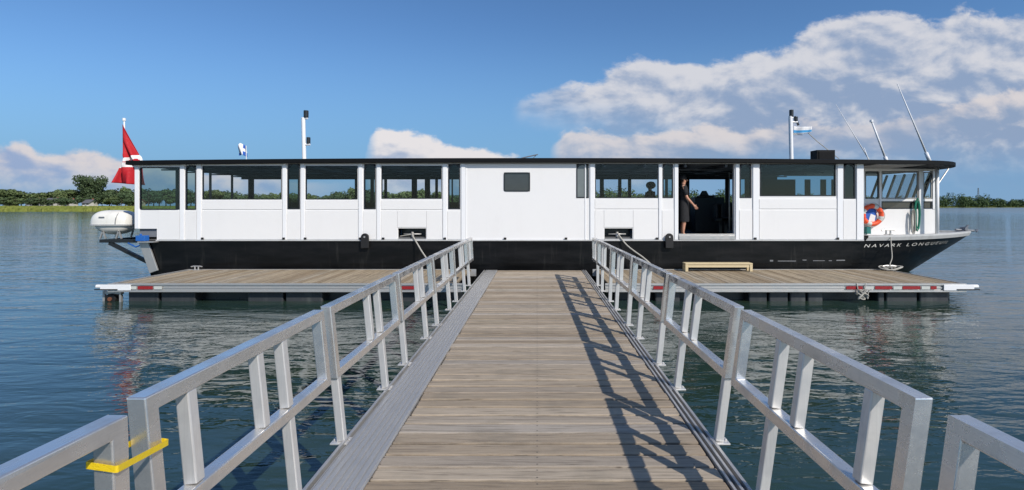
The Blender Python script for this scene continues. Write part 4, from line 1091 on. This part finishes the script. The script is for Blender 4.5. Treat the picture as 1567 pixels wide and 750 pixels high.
# wooden step on the dock
Yf = 14.75; a_ = at(1049, 0, Yf).x; b2_ = at(1152, 0, Yf).x
wsx = thing('wooden_step', 'low pale new timber step on the dock below the ferry door', 'step', ((a_+b2_)/2, Yf+.15, ZD))
MB().box(a_, b2_, Yf, Yf+.30, ZD+.20, ZD+.24).build('tread', 'new_wood', wsx, bevel=.006)
MB().box(a_+.085, b2_-.085, Yf+.02, Yf+.055, ZD+.12, ZD+.198).build('apron', 'new_wood', wsx)
for x_ in (a_, b2_-.08):
    for yy in (Yf+.005, Yf+.215): MB().box(x_+.001, x_+.079, yy, yy+.08, ZD+.004, ZD+.198).build('leg', 'new_wood', wsx, bevel=.004)

# ================================================================== people
def skin_obj(name, verts, edges, radii, mt, parent=None, loc=(0, 0, 0), rootv=0, sub=2):
    me = bpy.data.meshes.new(name); me.from_pydata(verts, edges, []); me.materials.append(M[mt])
    o_ = bpy.data.objects.new(name, me); COL.objects.link(o_)
    if parent: o_.parent = parent
    else: o_.location = loc
    sk = o_.modifiers.new('skin', 'SKIN'); sk.use_smooth_shade = True
    if not me.skin_vertices: bpy.context.view_layer.update()
    for i, r_ in enumerate(radii):
        sv = me.skin_vertices[0].data[i]; sv.radius = r_ if isinstance(r_, tuple) else (r_, r_); sv.use_root = (i == rootv)
    sb = o_.modifiers.new('sub', 'SUBSURF'); sb.levels = sub; sb.render_levels = sub
    return o_
def person(loc, rz, height, pose, skinm, label, hair_r, dress):
    k = height/1.75
    J = dict(pelvis=(0, 0, .95), waist=(0, 0, 1.10), chest=(0, 0, 1.30), neck=(0, .0, 1.46), nk2=(.01, 0, 1.52), head=(.025, 0, 1.61), top=(.01, 0, 1.70))
    V = list(J.values()); names = list(J); E = [(0, 1), (1, 2), (2, 3), (3, 4), (4, 5), (5, 6)]
    R = [(.15, .13), (.13, .11), (.17, .12), (.065, .065), (.055, .055), (.088, .078), (.06, .06)]
    def add(p, par, r_): V.append(p); R.append(r_); E.append((par, len(V)-1)); return len(V)-1
    for s_ in (-1, 1):
        a_ = add((0, s_*.10, .88), 0, .095); a_ = add((.02+pose['knee'][s_]*.0, s_*.11, .50), a_, .065); a_ = add((-.01, s_*.11, .28), a_, .058); a_ = add((-.02, s_*.11, .09), a_, .038)
        a_ = add((.05, s_*.115, .035), a_, (.036, .032)); add((.15, s_*.12, .03), a_, (.036, .022))
    hands = []
    for s_ in (-1, 1):
        sh_ = add((0, s_*.17, 1.40), 2, .06); el = add(pose['elbow'][s_], sh_, .042); wr_ = add(pose['wrist'][s_], el, .028)
        w_ = Vector(pose['wrist'][s_]); d_ = (w_-Vector(pose['elbow'][s_])).normalized(); side_ = Vector((0, 0, 1)) if abs(d_.z) < .7 else Vector((1, 0, 0))
        sd = d_.cross(side_).normalized(); sd2 = d_.cross(sd).normalized()
        pm_ = add(tuple(w_+d_*.06), wr_, (.036, .018))
        for fi in range(4):
            o_ = sd2*((fi-1.5)*.021); base_ = w_+d_*.095+o_; L_ = (.062, .075, .070, .052)[fi]
            b_ = add(tuple(base_), pm_, .010); c_ = add(tuple(base_+d_*L_*.55+sd*.008), b_, .0085); add(tuple(base_+d_*L_+sd*.024), c_, .007)
        t0 = add(tuple(w_+d_*.04-sd2*.035), pm_, .011); add(tuple(w_+d_*.075-sd2*.055), t0, .009)
    V = [tuple(c*k for c in p) for p in V]; R = [tuple(q*k for q in r_) if isinstance(r_, tuple) else r_*k for r_ in R]
    o_ = skin_obj('person', V, E, R, skinm, loc=loc); o_.rotation_euler.z = rz; tag(o_, label, 'person')
    # face: nose, eyes, ears, mouth as small children
    def ell(name, c, r_, mt):
        bm = bmesh.new(); bmesh.ops.create_icosphere(bm, subdivisions=3, radius=1)
        for v in bm.verts:
            kk = 1+(.10*noise.noise(v.co*5) if name == 'hair' else 0); v.co = Vector((v.co.x*r_[0]*kk+c[0], v.co.y*r_[1]*kk+c[1], v.co.z*r_[2]*kk+c[2]))*k
        me = bpy.data.meshes.new(name); bm.to_mesh(me); bm.free(); me.materials.append(M[mt])
        for p in me.polygons: p.use_smooth = True
        q_ = bpy.data.objects.new(name, me); COL.objects.link(q_); q_.parent = o_; return q_
    ell('nose', (.118, 0, 1.60), (.018, .013, .022), skinm)
    for s_ in (-1, 1): ell('ear', (.015, s_*.083, 1.60), (.016, .010, .026), skinm); ell('eye', (.098, s_*.03, 1.622), (.010, .012, .007), 'frame_black')
    ell('mouth', (.103, 0, 1.562), (.007, .022, .006), 'rust_brown')
    ell('hair', (-.02, 0, 1.655), hair_r, 'hair')
    # clothing
    rings_ = [(1.475, .07, .085), (1.455, .085, .13), (1.42, .105, .20), (1.34, .135, .215), (1.25, .145, .20), (1.12, .125, .165), (1.02, .145, .185), (.92, .165, .21), (dress[0]+.2, .165, .21), (dress[0]+.08, .17, .205), (dress[0], .165, .20)]
    db = MB(); G_ = []
    for z_, rx_, ry_ in rings_:
        G_.append([(k*(rx_*math.cos(t_)*(1+.05*math.sin(5*t_)*(z_ < .95))), k*ry_*math.sin(t_), k*z_) for t_ in [2*math.pi*j/28 for j in range(28)]])
    db.grid(G_, closed=True)
    for s_ in (-1, 1):
        e_ = Vector(pose['elbow'][s_]); m0 = Vector((0, s_*.15, 1.41)); db.tube([m0*k, (m0+(e_-m0)*.4)*k, (m0+(e_-m0)*.8)*k], .082*k, 14, r2=.062*k)
    dme = db.mesh('dress', [dress[1]], smooth=True); c_ = bpy.data.objects.new('dress', dme); COL.objects.link(c_); c_.parent = o_
    return o_
person((at(1045.5, 0, 15.85).x, 15.85, 1.375), rad(-8), 1.86, dict(knee={-1: 0, 1: 0}, elbow={-1: (.07, -.235, 1.10), 1: (.0, .24, 1.12)}, wrist={-1: (.25, -.21, .90), 1: (.05, .24, .88)}), 'skin',
       'person in a black dress standing at the ferry doorway, hand held out', (.115, .11, .11), (.42, 'cloth_black'))
person((at(995, 0, 17.4).x, 17.4, 1.30), rad(200), 1.78, dict(knee={-1: 0, 1: 0}, elbow={-1: (.03, -.25, 1.13), 1: (.03, .25, 1.13)}, wrist={-1: (.2, -.2, 1.0), 1: (.2, .2, 1.0)}), 'skin_dark',
       'person with big dark curly hair seen through the ferry window', (.155, .165, .125), (.55, 'cloth_dark'))
